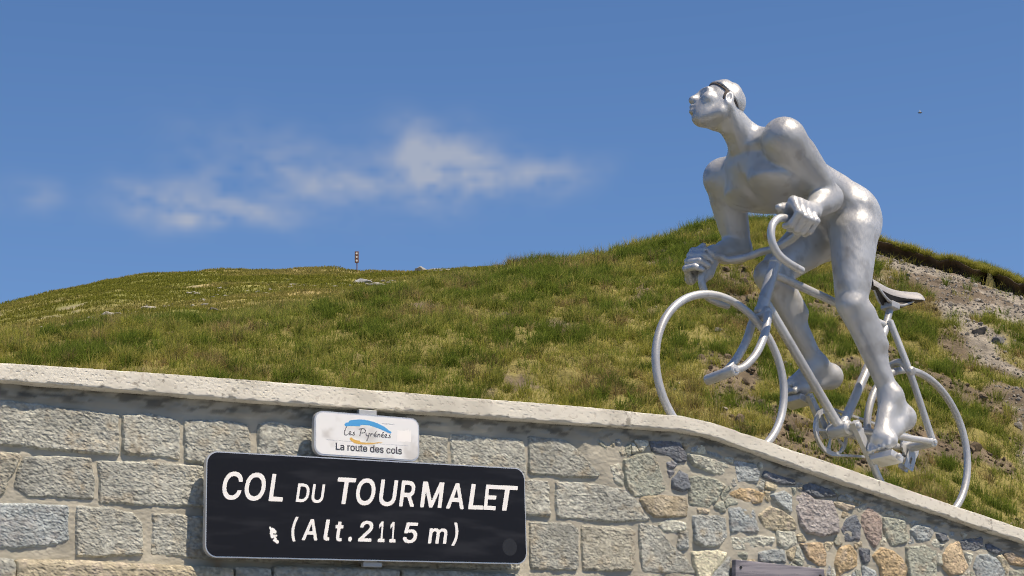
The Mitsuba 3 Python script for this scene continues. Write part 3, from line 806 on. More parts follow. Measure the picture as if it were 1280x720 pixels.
class Field:
    """A signed distance field on a grid, added to one primitive at a time, each inside its own box."""

    def __init__(self, lo, hi, h):
        self.lo, self.h = np.array(lo, float), h
        self.n = np.ceil((np.array(hi) - lo) / h).astype(int) + 1
        self.d = np.full(self.n, 1.0, np.float32)

    def box(self, lo, hi):
        a = np.clip(np.floor((lo - self.lo) / self.h).astype(int), 0, self.n - 1)
        b = np.clip(np.ceil((hi - self.lo) / self.h).astype(int) + 1, 1, self.n)
        ax = [(self.lo[k] + self.h * np.arange(a[k], b[k])).astype(np.float32) for k in range(3)]
        return tuple(slice(i, j) for i, j in zip(a, b)), np.stack(np.meshgrid(*ax, indexing="ij"), -1)

    def put(self, fn, lo, hi, k, sub=False):
        m = k + 3 * self.h
        sl, p = self.box(np.asarray(lo) - m, np.asarray(hi) + m)
        d, a = fn(p), self.d[sl]
        if sub:
            d = -d
            h = np.maximum(k - np.abs(a - d), 0) / k
            self.d[sl] = np.maximum(a, d) + h * h * k / 4
        else:
            h = np.maximum(k - np.abs(a - d), 0) / k
            self.d[sl] = np.minimum(a, d) - h * h * k / 4

    def cone(self, a, b, ra, rb, k=0.03, sub=False):
        a, b = np.asarray(a, float), np.asarray(b, float)
        ba = (b - a).astype(np.float32)
        L = max(float(ba @ ba), 1e-9)

        def fn(p):
            q = p - a.astype(np.float32)
            t = np.clip(q @ ba / L, 0, 1)
            return np.linalg.norm(q - t[..., None] * ba, axis=-1) - (ra + (rb - ra) * t)

        r = max(ra, rb)
        self.put(fn, np.minimum(a, b) - r, np.maximum(a, b) + r, k, sub)

    def ball(self, c, r, k=0.03, sub=False):
        self.cone(c, c, r, r, k, sub)

    def egg(self, c, r, axes=None, k=0.05, sub=False):
        c, r = np.asarray(c, float), np.asarray(r, float)
        A = np.eye(3) if axes is None else np.asarray(axes, float)

        def fn(p):
            q = (p - c.astype(np.float32)) @ A.T.astype(np.float32)
            k0 = np.linalg.norm(q / r.astype(np.float32), axis=-1)
            k1 = np.linalg.norm(q / (r * r).astype(np.float32), axis=-1)
            return np.where(k0 > 1e-4, k0 * (k0 - 1) / np.maximum(k1, 1e-6), -r.min()).astype(np.float32)

        e = np.abs(A.T * r).max(1) + 0.3 * r.max()
        self.put(fn, c - e, c + e, k, sub)

    def mesh(self):
        """Surface nets: one vertex per cell that the surface crosses, one quad per grid edge that it crosses."""
        d, s = self.d, self.d < 0
        corners = [(i, j, k) for i in (0, 1) for j in (0, 1) for k in (0, 1)]
        n = self.n - 1
        view = lambda a, c: a[c[0]:c[0] + n[0], c[1]:c[1] + n[1], c[2]:c[2] + n[2]]  # noqa: E731
        count = sum(view(s, c).astype(np.int8) for c in corners)
        cells = np.argwhere((count > 0) & (count < 8))
        number = np.full(n, -1, np.int64)
        number[tuple(cells.T)] = np.arange(len(cells))
        at = {c: d[tuple((cells + c).T)] for c in corners}
        total, hits = np.zeros((len(cells), 3)), np.zeros(len(cells))
        for c in corners:
            for ax in range(3):
                if c[ax] == 0:
                    e = tuple(1 if q == ax else c[q] for q in range(3))
                    x, y = at[c], at[e]
                    cross = (x < 0) != (y < 0)
                    t = np.where(cross, x / np.where(cross, x - y, 1), 0)
                    pt = np.tile(np.array(c, float), (len(cells), 1))
                    pt[:, ax] += t
                    total += np.where(cross[:, None], pt, 0)
                    hits += cross
        v = self.lo + self.h * (cells + total / hits[:, None])
        quads = []
        for ax in range(3):
            b, c = (ax + 1) % 3, (ax + 2) % 3
            lo = [slice(None)] * 3
            hi = [slice(None)] * 3
            lo[ax], hi[ax] = slice(0, -1), slice(1, None)
            x, y = s[tuple(lo)], s[tuple(hi)]
            for flip, mask in ((False, x & ~y), (True, ~x & y)):
                e = np.argwhere(mask)
                e = e[(e[:, b] > 0) & (e[:, c] > 0) & (e[:, b] < n[b]) & (e[:, c] < n[c])]
                off = lambda db, dc: number[tuple((e - np.array([(db if q == b else dc if q == c else 0) for q in range(3)])).T)]  # noqa: E731
                q = np.stack([off(1, 1), off(0, 1), off(0, 0), off(1, 0)], -1)
                quads.append(q[:, ::-1] if flip else q)
        f = np.vstack(quads)
        f = f[(f >= 0).all(1)]
        m = trimesh.Trimesh(v, np.vstack([f[:, [0, 1, 2]], f[:, [0, 2, 3]]]), process=False)
        return m


def V(*a):
    return np.array(a, float)


# joints of the figure
SH_L, EL_L, WR_L = V(-.16, .335, 1.645), V(-.665, .285, 1.405), V(-.385, .375, 1.175)
SH_R, EL_R, WR_R = V(-.285, -.345, 1.615), V(-.575, -.48, 1.205), V(-.27, -.42, 1.04)
HIP_L, KN_L, AN_L, HEEL_L, BALL_L = V(-1.05, .17, 1.46), V(-1.03, .19, .735), V(-1.375, .23, .17), V(-1.505, .235, .035), V(-1.285, .25, -.185)
HIP_R, KN_R, AN_R, HEEL_R, BALL_R = V(-1.13, -.16, 1.45), V(-.60, -.19, .925), V(-1.12, -.22, .42), V(-1.285, -.235, .375), V(-.98, -.265, .215)
HEAD, NECK = V(.125, .010, 1.915), V(-.16, 0, 1.72)
# the head's axes: face, the head's left, crown
_f = V(.80, -.52, .21); _f /= np.linalg.norm(_f)
_u = V(-.26, .06, 1.0)
_l = np.cross(_u, _f); _l /= np.linalg.norm(_l); _u = np.cross(_f, _l)
HAX = np.stack([_f, _l, _u])


def hd(f, l, u, s=0.94):
    return HEAD + s * (V(f, l, u) @ HAX)


BAR_R = 0.027
HAND_L = dict(c=V(-.275, .362, 1.06), t=V(-.97, .05, -.10), p=V(0, .25, .97), q=V(0, 1, -.15), span=.215, wrist=WR_L)
HAND_R = dict(c=V(-.135, -.36, .905), t=V(.40, 0, -.92), p=V(-.25, -.95, -.1), q=V(.92, -.15, .38), span=.20, wrist=WR_R)


def fist(F, c, t, p, q, span, wrist, thumb):
    """Four fingers curled round a bar through c along t (index to little finger), the palm on the side p, closing over the side q; then the palm and the thumb."""
    t = t / np.linalg.norm(t)
    p = p - t * (p @ t); p /= np.linalg.norm(p)
    q = q - t * (q @ t) - p * (q @ p); q /= np.linalg.norm(q)
    P = lambda s, th, r: c + t * s + r * (p * math.cos(math.radians(th)) + q * math.sin(math.radians(th)))  # noqa: E731
    knuckles = []
    for i in range(4):
        s = (i - 1.5) * span / 4
        r = (.0275, .029, .028, .0245)[i]
        ln = (.96, 1.04, 1.0, .86)[i]
        R = BAR_R + r * .95
        a = P(s * 1.02, 6, R + .066)
        b = P(s, 8 + 68 * ln, R + .052)
        d = P(s, 8 + 126 * ln, R + .020)
        e = P(s, 8 + 182 * ln, R + .002)
        knuckles.append(a)
        F.cone(a, b, r * 1.08, r * 1.0, .010)
        F.cone(b, d, r * 1.0, r * .92, .008)
        F.cone(d, e, r * .92, r * .80, .008)
        F.ball(b, r * 1.07, .006)
    w = wrist
    for i, a in enumerate(knuckles):
        F.cone(w + (a - np.mean(knuckles, 0)) * .45, a, .044, .031, .040)
    heel = P(0, -52, BAR_R + .052)
    F.cone(w, heel, .050, .045, .03)
    F.cone(P(-span * .38, -50, BAR_R + .04), P(span * .3, -45, BAR_R + .04), .04, .036, .025)
    for a, b, ra, rb in thumb(P, span, w):
        F.cone(a, b, ra, rb, .014)


def rider_mesh(h=0.0075):
    F = Field([-1.72, -.72, -.36], [.46, .66, 2.2], h)
    # trunk
    sp = V(.80, 0, .10); sp /= np.linalg.norm(sp); up = np.cross(sp, V(0, 1, 0)); up = up if up[2] > 0 else -up
    A = np.stack([sp, V(0, 1, 0), up])
    F.egg(V(-.42, 0, 1.575), [.35, .305, .235], A, .08)
    F.egg(V(-.82, 0, 1.575), [.36, .232, .195], A, .10)
    F.egg(V(-1.06, 0, 1.545), [.22, .245, .190], A, .09)
    F.cone(V(-.30, .24, 1.62), SH_L, .15, .12, .08)
    F.cone(V(-.40, -.24, 1.63), SH_R, .15, .12, .08)
    for y, sh in ((1, SH_L), (-1, SH_R)):
        F.egg(V(-.27 - .07 * (y < 0), .15 * y, 1.43), [.17, .16, .075], None, .10)             # pectorals
        F.cone(V(-.35, .27 * y, 1.60), V(-.82, .19 * y, 1.53), .12, .09, .08)                   # flanks
        F.cone(V(-.38, .20 * y, 1.76), V(-.62, .16 * y, 1.70), .085, .07, .07)                  # shoulder blades
        F.cone(NECK + V(.02, .03 * y, .02), sh + V(-.05, -.10 * y, .06), .085, .075, .07)       # trapezius
        F.cone(V(-.08, .03 * y, 1.66), sh + V(.02, -.07 * y, .03), .026, .03, .06)             # collar bones
        F.cone(V(-.55, .07 * y, 1.745), V(-1.02, .07 * y, 1.695), .065, .06, .06)                # along the spine
        F.egg(V(-1.185, .145 * y, 1.43), [.135, .130, .185], None, .09)                              # buttocks
    F.cone(V(-.45, 0, 1.85), V(-1.05, 0, 1.795), .012, .012, .06, sub=True)
    F.cone(V(-.30, 0, 1.315), V(-.12, 0, 1.42), .008, .006, .07, sub=True)
    # neck
    F.cone(NECK + V(-.03, 0, .0), hd(-.045, 0, -.06), .120, .096, .05)
    for y in (1, -1):
        F.cone(V(-.07, .025 * y, 1.665), hd(-.055, .095 * y, -.06), .030, .034, .03)
    F.ball(hd(.020, 0, -.17) * .70 + NECK * .30, .024, .05)
    # arms
    for sh, el, wr, s in ((SH_L, EL_L, WR_L, 1), (SH_R, EL_R, WR_R, -1)):
        F.egg(sh + V(-.01, .02 * s, .0), [.125, .105, .115], None, .10)
        ax = (el - sh) / np.linalg.norm(el - sh)
        F.cone(sh, el, .130, .088, .05)
        F.cone(sh + ax * .20 + V(.05, .0, .02), sh + ax * .36 + V(.03, 0, .01), .094, .080, .05)      # biceps
        F.cone(sh + ax * .14 + V(-.05, .02 * s, .01), sh + ax * .38 + V(-.04, .02 * s, 0), .094, .080, .05)
        F.ball(el + V(-.02, 0, .0), .078, .03)
        fx = (wr - el) / np.linalg.norm(wr - el)
        L = np.linalg.norm(wr - el)
        F.cone(el, wr, .085, .056, .04)
        F.cone(el + fx * L * .12, el + fx * L * .48, .092, .080, .05)
    def thumb_l(P, span, w):
        a, b, d = P(-span * .24, -30, BAR_R + .066), P(-span * .50, -36, BAR_R + .050), P(-span * .72, -28, BAR_R + .026)
        return [(w, a, .046, .044), (P(-span * .1, -10, BAR_R + .06), a, .045, .044), (a, b, .043, .035), (b, d, .035, .026)]
    def thumb_r(P, span, w):
        a, b, d = P(-span * .58, -30, BAR_R + .07), P(-span * .66, 40, BAR_R + .066), P(-span * .60, 110, BAR_R + .045)
        return [(w, a, .040, .036), (a, b, .034, .029), (b, d, .029, .023)]
    fist(F, **HAND_L, thumb=thumb_l)
    fist(F, **HAND_R, thumb=thumb_r)
    # legs
    for hip, kn, an, heel, ball, s in ((HIP_L, KN_L, AN_L, HEEL_L, BALL_L, 1), (HIP_R, KN_R, AN_R, HEEL_R, BALL_R, -1)):
        ax = (kn - hip) / np.linalg.norm(kn - hip)
        sx = (an - kn) / np.linalg.norm(an - kn)
        front = np.cross(V(0, 1, 0), ax); front /= np.linalg.norm(front)
        front = front if front @ (kn - an + (kn - hip)) > 0 or front[0] > 0 else -front
        back = np.cross(sx, V(0, 1, 0)); back = back if back[0] < 0 else -back
        back /= np.linalg.norm(back)
        F.cone(hip, kn, .170, .098, .09)
        F.cone(hip + ax * .18 + front * .05, kn - ax * .16 + front * .03, .125, .098, .06)              # thigh front
        F.cone(hip + ax * .16 + V(0, .06 * s, 0), kn - ax * .20 + V(0, .035 * s, 0), .11, .075, .06)
        F.cone(hip + ax * .12 - front * .07, kn - ax * .16 - front * .035, .12, .075, .06)              # hamstrings
        F.cone(kn - ax * .10 + V(0, -.05 * s, 0) + front * .045, kn - ax * .04 + V(0, -.045 * s, 0) + front * .045, .045, .045, .04)
        F.ball(kn + front * .035, .072, .04)                                                           # kneecap
        F.ball(kn + front * .02 + sx * .085, .062, .04)
        F.cone(kn, an, .092, .055, .05)
        L = np.linalg.norm(an - kn)
        for y in (1, -1):
            F.cone(kn + sx * L * .12 + back * .05 + V(0, .035 * y, 0), kn + sx * L * .47 + back * .062 + V(0, .032 * y, 0), .074, .066, .05)
        F.cone(kn + sx * L * .45 + back * .045, an + back * .04, .056, .030, .04)
        F.cone(kn + sx * .10 - back * .045, an - back * .012, .042, .034, .05)                          # shin bone
        for y in (1, -1):
            F.ball(an + V(0, .045 * y, 0), .030, .025)
        # foot: heel, sole, instep, ball and toes
        fw = ball - heel; fw /= np.linalg.norm(fw)
        sl = V(0, 1, 0) - fw * fw[1]; sl /= np.linalg.norm(sl)
        nn = np.cross(fw, sl); nn = nn if nn @ (an - ball) > 0 else -nn
        F.ball(heel + nn * .015, .078, .04)
        F.cone(heel + nn * .02, an, .074, .066, .05)
        F.cone(heel, ball + nn * .015, .070, .056, .05)
        F.cone(an, ball + nn * .045, .074, .052, .06)
        F.cone(ball - sl * .055, ball + sl * .055, .052, .048, .05)
        for i in range(5):
            y = (i - 2) * .030 * (1)
            big = i == (0 if s > 0 else 4)
            r = .026 if big else .0185
            ln = (.095, .09, .085, .075, .06)[i if s > 0 else 4 - i]
            F.cone(ball + sl * y, ball + sl * y * 1.12 + fw * ln * .62 + nn * .012, r * 1.1, r, .012)
            F.cone(ball + sl * y * 1.12 + fw * ln * .62 + nn * .012, ball + sl * y * 1.15 + fw * ln, r, r * .85, .010)
    # head
    ax = HAX
    s = .94
    F.egg(hd(-.015, 0, .040), np.array([.146, .122, .138]) * s, ax, .03)
    F.egg(hd(.055, 0, -.05), np.array([.110, .100, .145]) * s, ax, .04)
    for y in (1, -1):
        F.cone(hd(-.045, .092 * y, -.065), hd(-.01, .085 * y, -.125), .034, .034, .04)
        F.cone(hd(-.015, .085 * y, -.118), hd(.095, .024 * y, -.172), .034, .040, .04)                   # jaw
        F.ball(hd(.105, .080 * y, -.035), .036, .045)                                                  # cheekbone
        F.cone(hd(.122, .086 * y, .040), hd(.146, .022 * y, .048), .015, .019, .035)                    # brow
    F.ball(hd(.125, 0, -.172), .042, .03)                                                              # chin
    F.ball(hd(.118, 0, -.105), .066, .04)
    for y in (1, -1):
        F.ball(hd(.152, .054 * y, .010), .023, .026, sub=True)                                         # eye sockets
        F.ball(hd(.122, .052 * y, .010), .027, .008)
        F.cone(hd(.145, .030 * y, .025), hd(.132, .076 * y, .022), .010, .009, .008)
        F.cone(hd(.143, .030 * y, -.010), hd(.130, .074 * y, -.010), .008, .007, .008)
    F.cone(hd(.150, 0, .045), hd(.195, 0, -.034), .018, .027, .018)                                     # nose
    F.ball(hd(.200, 0, -.040), .026, .012)
    for y in (1, -1):
        F.ball(hd(.172, .024 * y, -.052), .020, .012)
        F.ball(hd(.190, .014 * y, -.073), .008, .006, sub=True)
    for y in (1, -1):                                                                                  # lips
        F.cone(hd(.184, 0, -.096), hd(.154, .046 * y, -.110), .021, .010, .010)
        F.cone(hd(.176, 0, -.134), hd(.150, .044 * y, -.120), .023, .010, .010)
        F.cone(hd(.196, 0, -.116), hd(.166, .042 * y, -.116), .004, .003, .008, sub=True)
    F.cone(hd(.178, 0, -.162), hd(.172, 0, -.162), .012, .012, .02, sub=True)
    for y in (1, -1):                                                                                  # ears
        e = np.stack([ax[0] * .97 + ax[1] * .25 * y, ax[1] * .97 - ax[0] * .25 * y, ax[2]])
        F.egg(hd(-.045, .128 * y, -.012), np.array([.036, .016, .058]) * s, e, .012)
        F.egg(hd(-.036, .142 * y, -.004), np.array([.020, .012, .034]) * s, e, .008, sub=True)
        F.ball(hd(-.038, .128 * y, -.062), .014, .010)
    m = F.mesh()
    trimesh.smoothing.filter_taubin(m, iterations=4)
    return m


def cap_field(h, grow, cut, thick_cut=None):
    """The skull's own surface grown by some millimetres, above a plane that tips back from brow to nape."""
    F = Field(HEAD - .3, HEAD + .3, h)
    F.egg(hd(-.015, 0, .040), np.array([.146, .122, .138]) * .94 + grow, HAX, .02)
    sl, p = F.box(F.lo, F.lo + F.h * F.n)
    q = (p - HEAD.astype(np.float32)) @ HAX.T.astype(np.float32) / .94
    plane = (q[..., 2] - .062 - .68 * q[..., 0]) * .94 * .83
    return F, plane, q


def cap_mesh():
    F, plane, q = cap_field(.006, .017, 0)
    seam = .003 * np.cos(6 * np.arctan2(q[..., 1], q[..., 0] + .035))
    F.d = np.maximum(F.d - seam, -plane)
    return F.mesh()


def dark_band_mesh():
    F, plane, q = cap_field(.005, .010, 0)
    band = np.maximum(-(plane + .016 + .08 * np.clip(-q[..., 0] - .03, 0, 1)), plane - .004)
    by_ear = np.hypot((q[..., 0] + .028) / .032, (q[..., 2] - .008) / .062) - 1
    F.d = np.maximum(F.d, np.minimum(band, by_ear * .03))
    return F.mesh()


def curve(pts, n=10):
    """A Catmull-Rom curve through the points."""
    p = np.asarray(pts, float)
    q = np.vstack([2 * p[0] - p[1], p, 2 * p[-1] - p[-2]])
    out = []
    for i in range(1, len(q) - 2):
        for t in np.linspace(0, 1, n, endpoint=False):
            a, b, c, d = q[i - 1:i + 3]
            out.append(.5 * (2 * b + (c - a) * t + (2 * a - 5 * b + 4 * c - d) * t * t + (3 * b - a - 3 * c + d) * t ** 3))
    return np.array(out + [p[-1]])


def tube(pts, r, sides=20, closed=False, caps=True):
    """A round tube along the points (r: one radius or one per point), its ends rounded over."""
    p = np.asarray(pts, float)
    r = np.broadcast_to(np.asarray(r, float), len(p)).copy()
    if caps and not closed:
        t0, t1 = p[0] - p[1], p[-1] - p[-2]
        t0 /= np.linalg.norm(t0); t1 /= np.linalg.norm(t1)
        e = .35
        p = np.vstack([p[0] + t0 * r[0] * e, p[0] + t0 * r[0] * e * .8, p, p[-1] + t1 * r[-1] * e * .8, p[-1] + t1 * r[-1] * e])
        r = np.concatenate([[r[0] * .02, r[0] * .75], r, [r[-1] * .75, r[-1] * .02]])
    t = np.roll(p, -1, 0) - np.roll(p, 1, 0) if closed else np.gradient(p, axis=0)
    t /= np.linalg.norm(t, axis=1, keepdims=True)
    a = np.cross(t[0], [0, 0, 1.0] if abs(t[0][2]) < .9 else [1.0, 0, 0])
    A = []
    for k in range(len(p)):
        a = a - t[k] * (a @ t[k])
        a = a / np.linalg.norm(a)
        A.append(a)
    A = np.array(A)
    Bn = np.cross(t, A)
    g = np.arange(sides) * 2 * np.pi / sides
    v = p[:, None] + r[:, None, None] * (np.cos(g)[None, :, None] * A[:, None] + np.sin(g)[None, :, None] * Bn[:, None])
    m = len(p)
    i, j = np.meshgrid(np.arange(m if closed else m - 1), np.arange(sides), indexing="ij")
    i2, j2 = (i + 1) % m, (j + 1) % sides
    q = np.stack([i * sides + j, i * sides + j2, i2 * sides + j2, i2 * sides + j], -1).reshape(-1, 4)
    f = np.vstack([q[:, [0, 2, 1]], q[:, [0, 3, 2]]])
    mesh = trimesh.Trimesh(v.reshape(-1, 3), f, process=False)
    return mesh


def join(*ms):
    return trimesh.util.concatenate([m for m in ms])


def slab(poly, thick):
    m = trimesh.creation.extrude_polygon(poly, thick, engine="earcut")
    m.apply_translation([0, 0, -thick / 2])
    return m


def rounded(size, r=.006, seg=8):
    """A box with rounded edges."""
    s = np.array(size) / 2 - r
    pts = [trimesh.creation.icosphere(1, r).vertices + s * [x, y, z] for x in (-1, 1) for y in (-1, 1) for z in (-1, 1)]
    return trimesh.convex.convex_hull(np.vstack(pts))


STEER = -4.2
REAR = V(-1.947, 0, 0)
BB = V(-1.133, 0, -.088)


def steered(m):
    """Turns a part of the steering about the head tube."""
    ax = V(-.458, 0, .94) - V(-.335, 0, .54)
    m.apply_transform(trimesh.transformations.rotation_matrix(math.radians(STEER), ax, V(-.335, 0, .54)))
    return m


def ring(c, R, r):
    a = np.linspace(0, 2 * np.pi, 97)[:-1]
    return tube(np.stack([c[0] + R * np.cos(a), 0 * a + c[1], c[2] + R * np.sin(a)], -1), r, 16, True)


def rod(a, b, r, sides=18):
    return tube([a, V(*a) * .5 + V(*b) * .5, b], r, sides)


def bike_parts():
    """(name, mesh) of the bicycle's parts in the statue's frame."""
    out = []
    top, low = V(-.462, 0, .945), V(-.335, 0, .54)
    stay = [tube(curve([V(-1.60, .035 * s, .83), V(-1.74, .10 * s, .46), REAR + V(0.005, .125 * s, .02)], 8), .0245) for s in (1, -1)]
    chain_stay = [tube(curve([BB + V(0, .045 * s, 0), BB + V(-.30, .085 * s, .03), REAR + V(.02, .125 * s, 0)], 8), .023) for s in (1, -1)]
    seat_top = V(-1.635, 0, .91)
    frame = join(
        rod(low + (low - top) * .04, top, .041, 24), tube([low + (low - top) * .045, low + (top - low) * .03], .047, 24), tube([top + (low - top) * .06, top], .046, 24),
        rod(V(-.45, 0, .845), V(-1.60, 0, .80), .029), rod(V(-.385, 0, .61), BB, .032), rod(BB, V(-1.60, 0, .80), .033),
        rod(BB + V(0, .075, 0), BB - V(0, .075, 0), .052, 24), *stay, *chain_stay)
    out.append(("frame", frame))
    out.append(("seat_post", rod(V(-1.585, 0, .775), seat_top + V(-.01, 0, .04), .0255)))
    bridge = join(tube(curve([V(-1.735, .105, .47), V(-1.715, .06, .535), V(-1.71, 0, .555), V(-1.715, -.06, .535), V(-1.735, -.105, .47)], 6), .026), rod(V(-1.735, .105, .475), V(-1.735, .125, .47), .034))
    out.append(("brake_bridge", bridge))
    fork = []
    for s in (1, -1):
        fork.append(tube(curve([V(-.345, .035 * s, .545), V(-.325, .075 * s, .47), V(-.285, .092 * s, .33), V(-.20, .108 * s, .17), V(-.09, .118 * s, .05), V(0, .122 * s, 0)], 8), np.linspace(.031, .024, 41)))
    out.append(("fork", steered(join(*fork, rod(V(-.337, .075, .512), V(-.337, -.075, .512), .035)))))
    out.append(("hub", steered(join(rod(V(0, .135, 0), V(0, -.135, 0), .036, 28), rod(V(0, .15, 0), V(0, -.15, 0), .018)))))
    out.append(("hub", join(rod(REAR + V(0, .135, 0), REAR - V(0, .135, 0), .036, 28), rod(REAR + V(0, .152, 0), REAR - V(0, .152, 0), .018))))
    out.append(("wheel", steered(ring(V(0, 0, 0), .545, .0268))))
    out.append(("wheel", ring(REAR, .545, .0268)))
    out.append(("stem", join(rod(top + V(.004, 0, -.02), V(-.478, 0, 1.0), .027), rod(V(-.478, 0, .99), V(-.455, 0, 1.035), .032))))
    L = [(-.455, 0, 1.035), (-.445, .12, 1.045), (-.41, .24, 1.055), (-.35, .335, 1.065), (-.275, .362, 1.066), (-.185, .362, 1.062), (-.10, .362, 1.03), (-.045, .362, .955), (-.047, .362, .86), (-.11, .362, .783), (-.21, .362, .75), (-.335, .362, .735)]
    R = [(-.445, -.12, 1.04), (-.40, -.22, 1.015), (-.335, -.315, 1.0), (-.265, -.355, 1.012), (-.195, -.36, .985), (-.145, -.36, .90), (-.118, -.36, .80), (-.165, -.36, .70), (-.26, -.36, .678), (-.375, -.36, .680)]
    out.append(("handlebar", tube(curve([V(*q) for q in R[::-1]] + [V(*q) for q in L], 9), .0265, 20)))
    # drive side
    ring_out, tooth = [], 44
    for i in range(tooth * 4):
        a = i / (tooth * 4) * 2 * np.pi
        ring_out.append(((.158 + (.005 if i % 4 in (1, 2) else 0)) * np.cos(a), (.158 + (.005 if i % 4 in (1, 2) else 0)) * np.sin(a)))
    disc = Polygon(ring_out)
    for k in range(5):
        a = k * 2 * np.pi / 5 + .5
        hole = Polygon([(r * np.cos(a + s), r * np.sin(a + s)) for r, s in ((.062, -.42), (.128, -.48), (.135, -.2), (.135, .2), (.128, .48), (.062, .42), (.055, 0))]).buffer(.008)
        disc = disc.difference(hole)
    flat = lambda m, c: (m.apply_transform(trimesh.transformations.rotation_matrix(math.pi / 2, [1, 0, 0])), m.apply_translation(c), m)[-1]  # noqa: E731
    out.append(("chainring", flat(slab(disc, .014), BB + V(0, -.085, 0))))
    cog = Polygon([((.078 + (.006 if i % 4 in (1, 2) else 0)) * np.cos(i / 72 * 2 * np.pi), (.078 + (.006 if i % 4 in (1, 2) else 0)) * np.sin(i / 72 * 2 * np.pi)) for i in range(72)])
    out.append(("sprocket", flat(slab(cog, .014), REAR + V(0, -.085, 0))))
    a0, a1 = np.linspace(.5 * np.pi, -.5 * np.pi, 24), np.linspace(-.5 * np.pi, -1.5 * np.pi, 16)
    loop = np.vstack([np.stack([BB[0] + .165 * np.cos(a0), BB[2] + .165 * np.sin(a0)], -1), np.stack([REAR[0] + .086 * np.cos(a1), REAR[2] + .086 * np.sin(a1)], -1)])
    chain = Polygon(loop).buffer(.008).difference(Polygon(loop).buffer(-.008))
    out.append(("chain", flat(slab(chain, .022), V(0, -.085, 0))))
    cage = MultiPoint([(-1.93, -.03), (-1.985, -.055), (-1.945, -.17), (-1.875, -.155)]).convex_hull.buffer(.012).difference(MultiPoint([(-1.935, -.075), (-1.95, -.09), (-1.93, -.135), (-1.905, -.13)]).convex_hull)
    out.append(("derailleur", join(flat(slab(cage, .008), V(0, -.06, 0)), flat(slab(cage, .008), V(0, -.11, 0)), rod(V(-1.93, -.055, -.15), V(-1.93, -.115, -.15), .012))))
    cv = V(.160, 0, .212)
    for s, e in ((1, BB - cv), (-1, BB + cv)):
        y = .135 * s
        a, b = BB + V(0, y, 0), e + V(0, y, 0)
        d = (b - a) / np.linalg.norm(b - a)
        n = np.cross(d, [0, 1, 0])
        box = trimesh.convex.convex_hull(np.vstack([p + n * w * i + V(0, t * j, 0) for p, w, t in ((a - d * .03, .030, .022), (b + d * .025, .022, .017)) for i in (-1, 1) for j in (-1, 1)] + [np.array([a - d * .042, b + d * .036])]))
        out.append(("crank", join(box, rod(BB + V(0, .07 * s, 0), BB + V(0, .165 * s, 0), .024))))
        ped = rounded([.125, .19, .05], .008)
        rot = trimesh.transformations.rotation_matrix(math.radians(-12 if s > 0 else -6), [0, 1, 0])
        ped.apply_transform(rot)
        ped.apply_translation(e + V(.0, .265 * s, 0))
        out.append(("pedal", join(ped, rod(e + V(0, .12 * s, 0), e + V(0, .378 * s, 0), .018))))
    # saddle: a domed top on dark skirts that draw in to the clamp
    xs = np.linspace(0, 1, 25)
    half = .030 + .092 * np.clip((xs - .30) / .60, 0, 1) ** 1.5
    half = half * np.where(xs > .93, np.sqrt(np.clip(1 - ((xs - .93) / .075) ** 2, .12, 1)), 1) * np.where(xs < .05, .65 + 7 * xs, 1)
    zt = 1.118 - .022 * np.sin(np.pi * np.clip(xs * 1.15, 0, 1)) + .022 * xs ** 2
    g = np.linspace(-1, 1, 13)
    X0 = -1.442 - .475 * xs
    topv = np.stack([np.repeat(X0[:, None], 13, 1), half[:, None] * g[None], zt[:, None] - .068 * np.abs(g[None]) ** 3 * (.55 + half[:, None] / .25)], -1)
    botv = topv - [0, 0, .014]
    n1, n2 = 25, 13
    idx = np.arange(n1 * n2).reshape(n1, n2)
    q = np.stack([idx[:-1, :-1], idx[1:, :-1], idx[1:, 1:], idx[:-1, 1:]], -1).reshape(-1, 4)
    rim = np.concatenate([idx[0, :], idx[1:, -1], idx[-1, -2::-1], idx[-2:0:-1, 0]])
    r2 = np.roll(rim, -1)
    off = n1 * n2
    f = np.vstack([q[:, [0, 1, 2]], q[:, [0, 2, 3]], q[:, [0, 2, 1]] + off, q[:, [0, 3, 2]] + off, np.stack([rim, r2, r2 + off], -1), np.stack([rim, r2 + off, rim + off], -1)])
    seat = trimesh.Trimesh(np.vstack([topv.reshape(-1, 3), botv.reshape(-1, 3)]), f, process=False)
    seat.fix_normals()
    out.append(("saddle", seat))
    low_pts = [V(-1.60, y, .965) for y in (-.03, .03)] + [V(-1.70, y, .965) for y in (-.03, .03)]
    skirt = []
    for s in (1, -1):
        e = topv[:, -1 if s > 0 else 0] - [0, .004 * s, .012]
        lo = np.stack([np.interp(xs, [0, .12, .36, .6, .85, 1], [-1.452, -1.50, -1.60, -1.70, -1.82, -1.905]), s * np.interp(xs, [0, .3, .5, .85, 1], [.018, .028, .035, .065, .02]), np.interp(xs, [0, .12, .34, .52, .80, 1], [1.085, 1.05, .965, .97, 1.035, 1.06])], -1)
        mid = .5 * (e + lo) - V(0, .02 * s, 0)
        v = np.vstack([e, mid, lo])
        k = np.arange(24)
        qq = np.vstack([np.stack([k, k + 1, k + 26, k + 25], -1), np.stack([k + 25, k + 26, k + 51, k + 50], -1)])
        t = np.vstack([qq[:, [0, 1, 2]], qq[:, [0, 2, 3]]])
        inner = v - V(0, .006 * s, 0)
        skirt.append(trimesh.Trimesh(np.vstack([v, inner]), np.vstack([t, t[:, ::-1] + len(v)]), process=False))
    out.append(("saddle__skirt", join(*skirt)))
    rails = [tube(curve([V(-1.47, .015 * s, 1.085), V(-1.58, .04 * s, .985), V(-1.72, .045 * s, .985), V(-1.87, .06 * s, 1.075)], 8), .009, 10) for s in (1, -1)]
    out.append(("saddle__rails", join(*rails, rounded([.09, .11, .05], .008).apply_translation([-1.645, 0, .965]))))
    return out


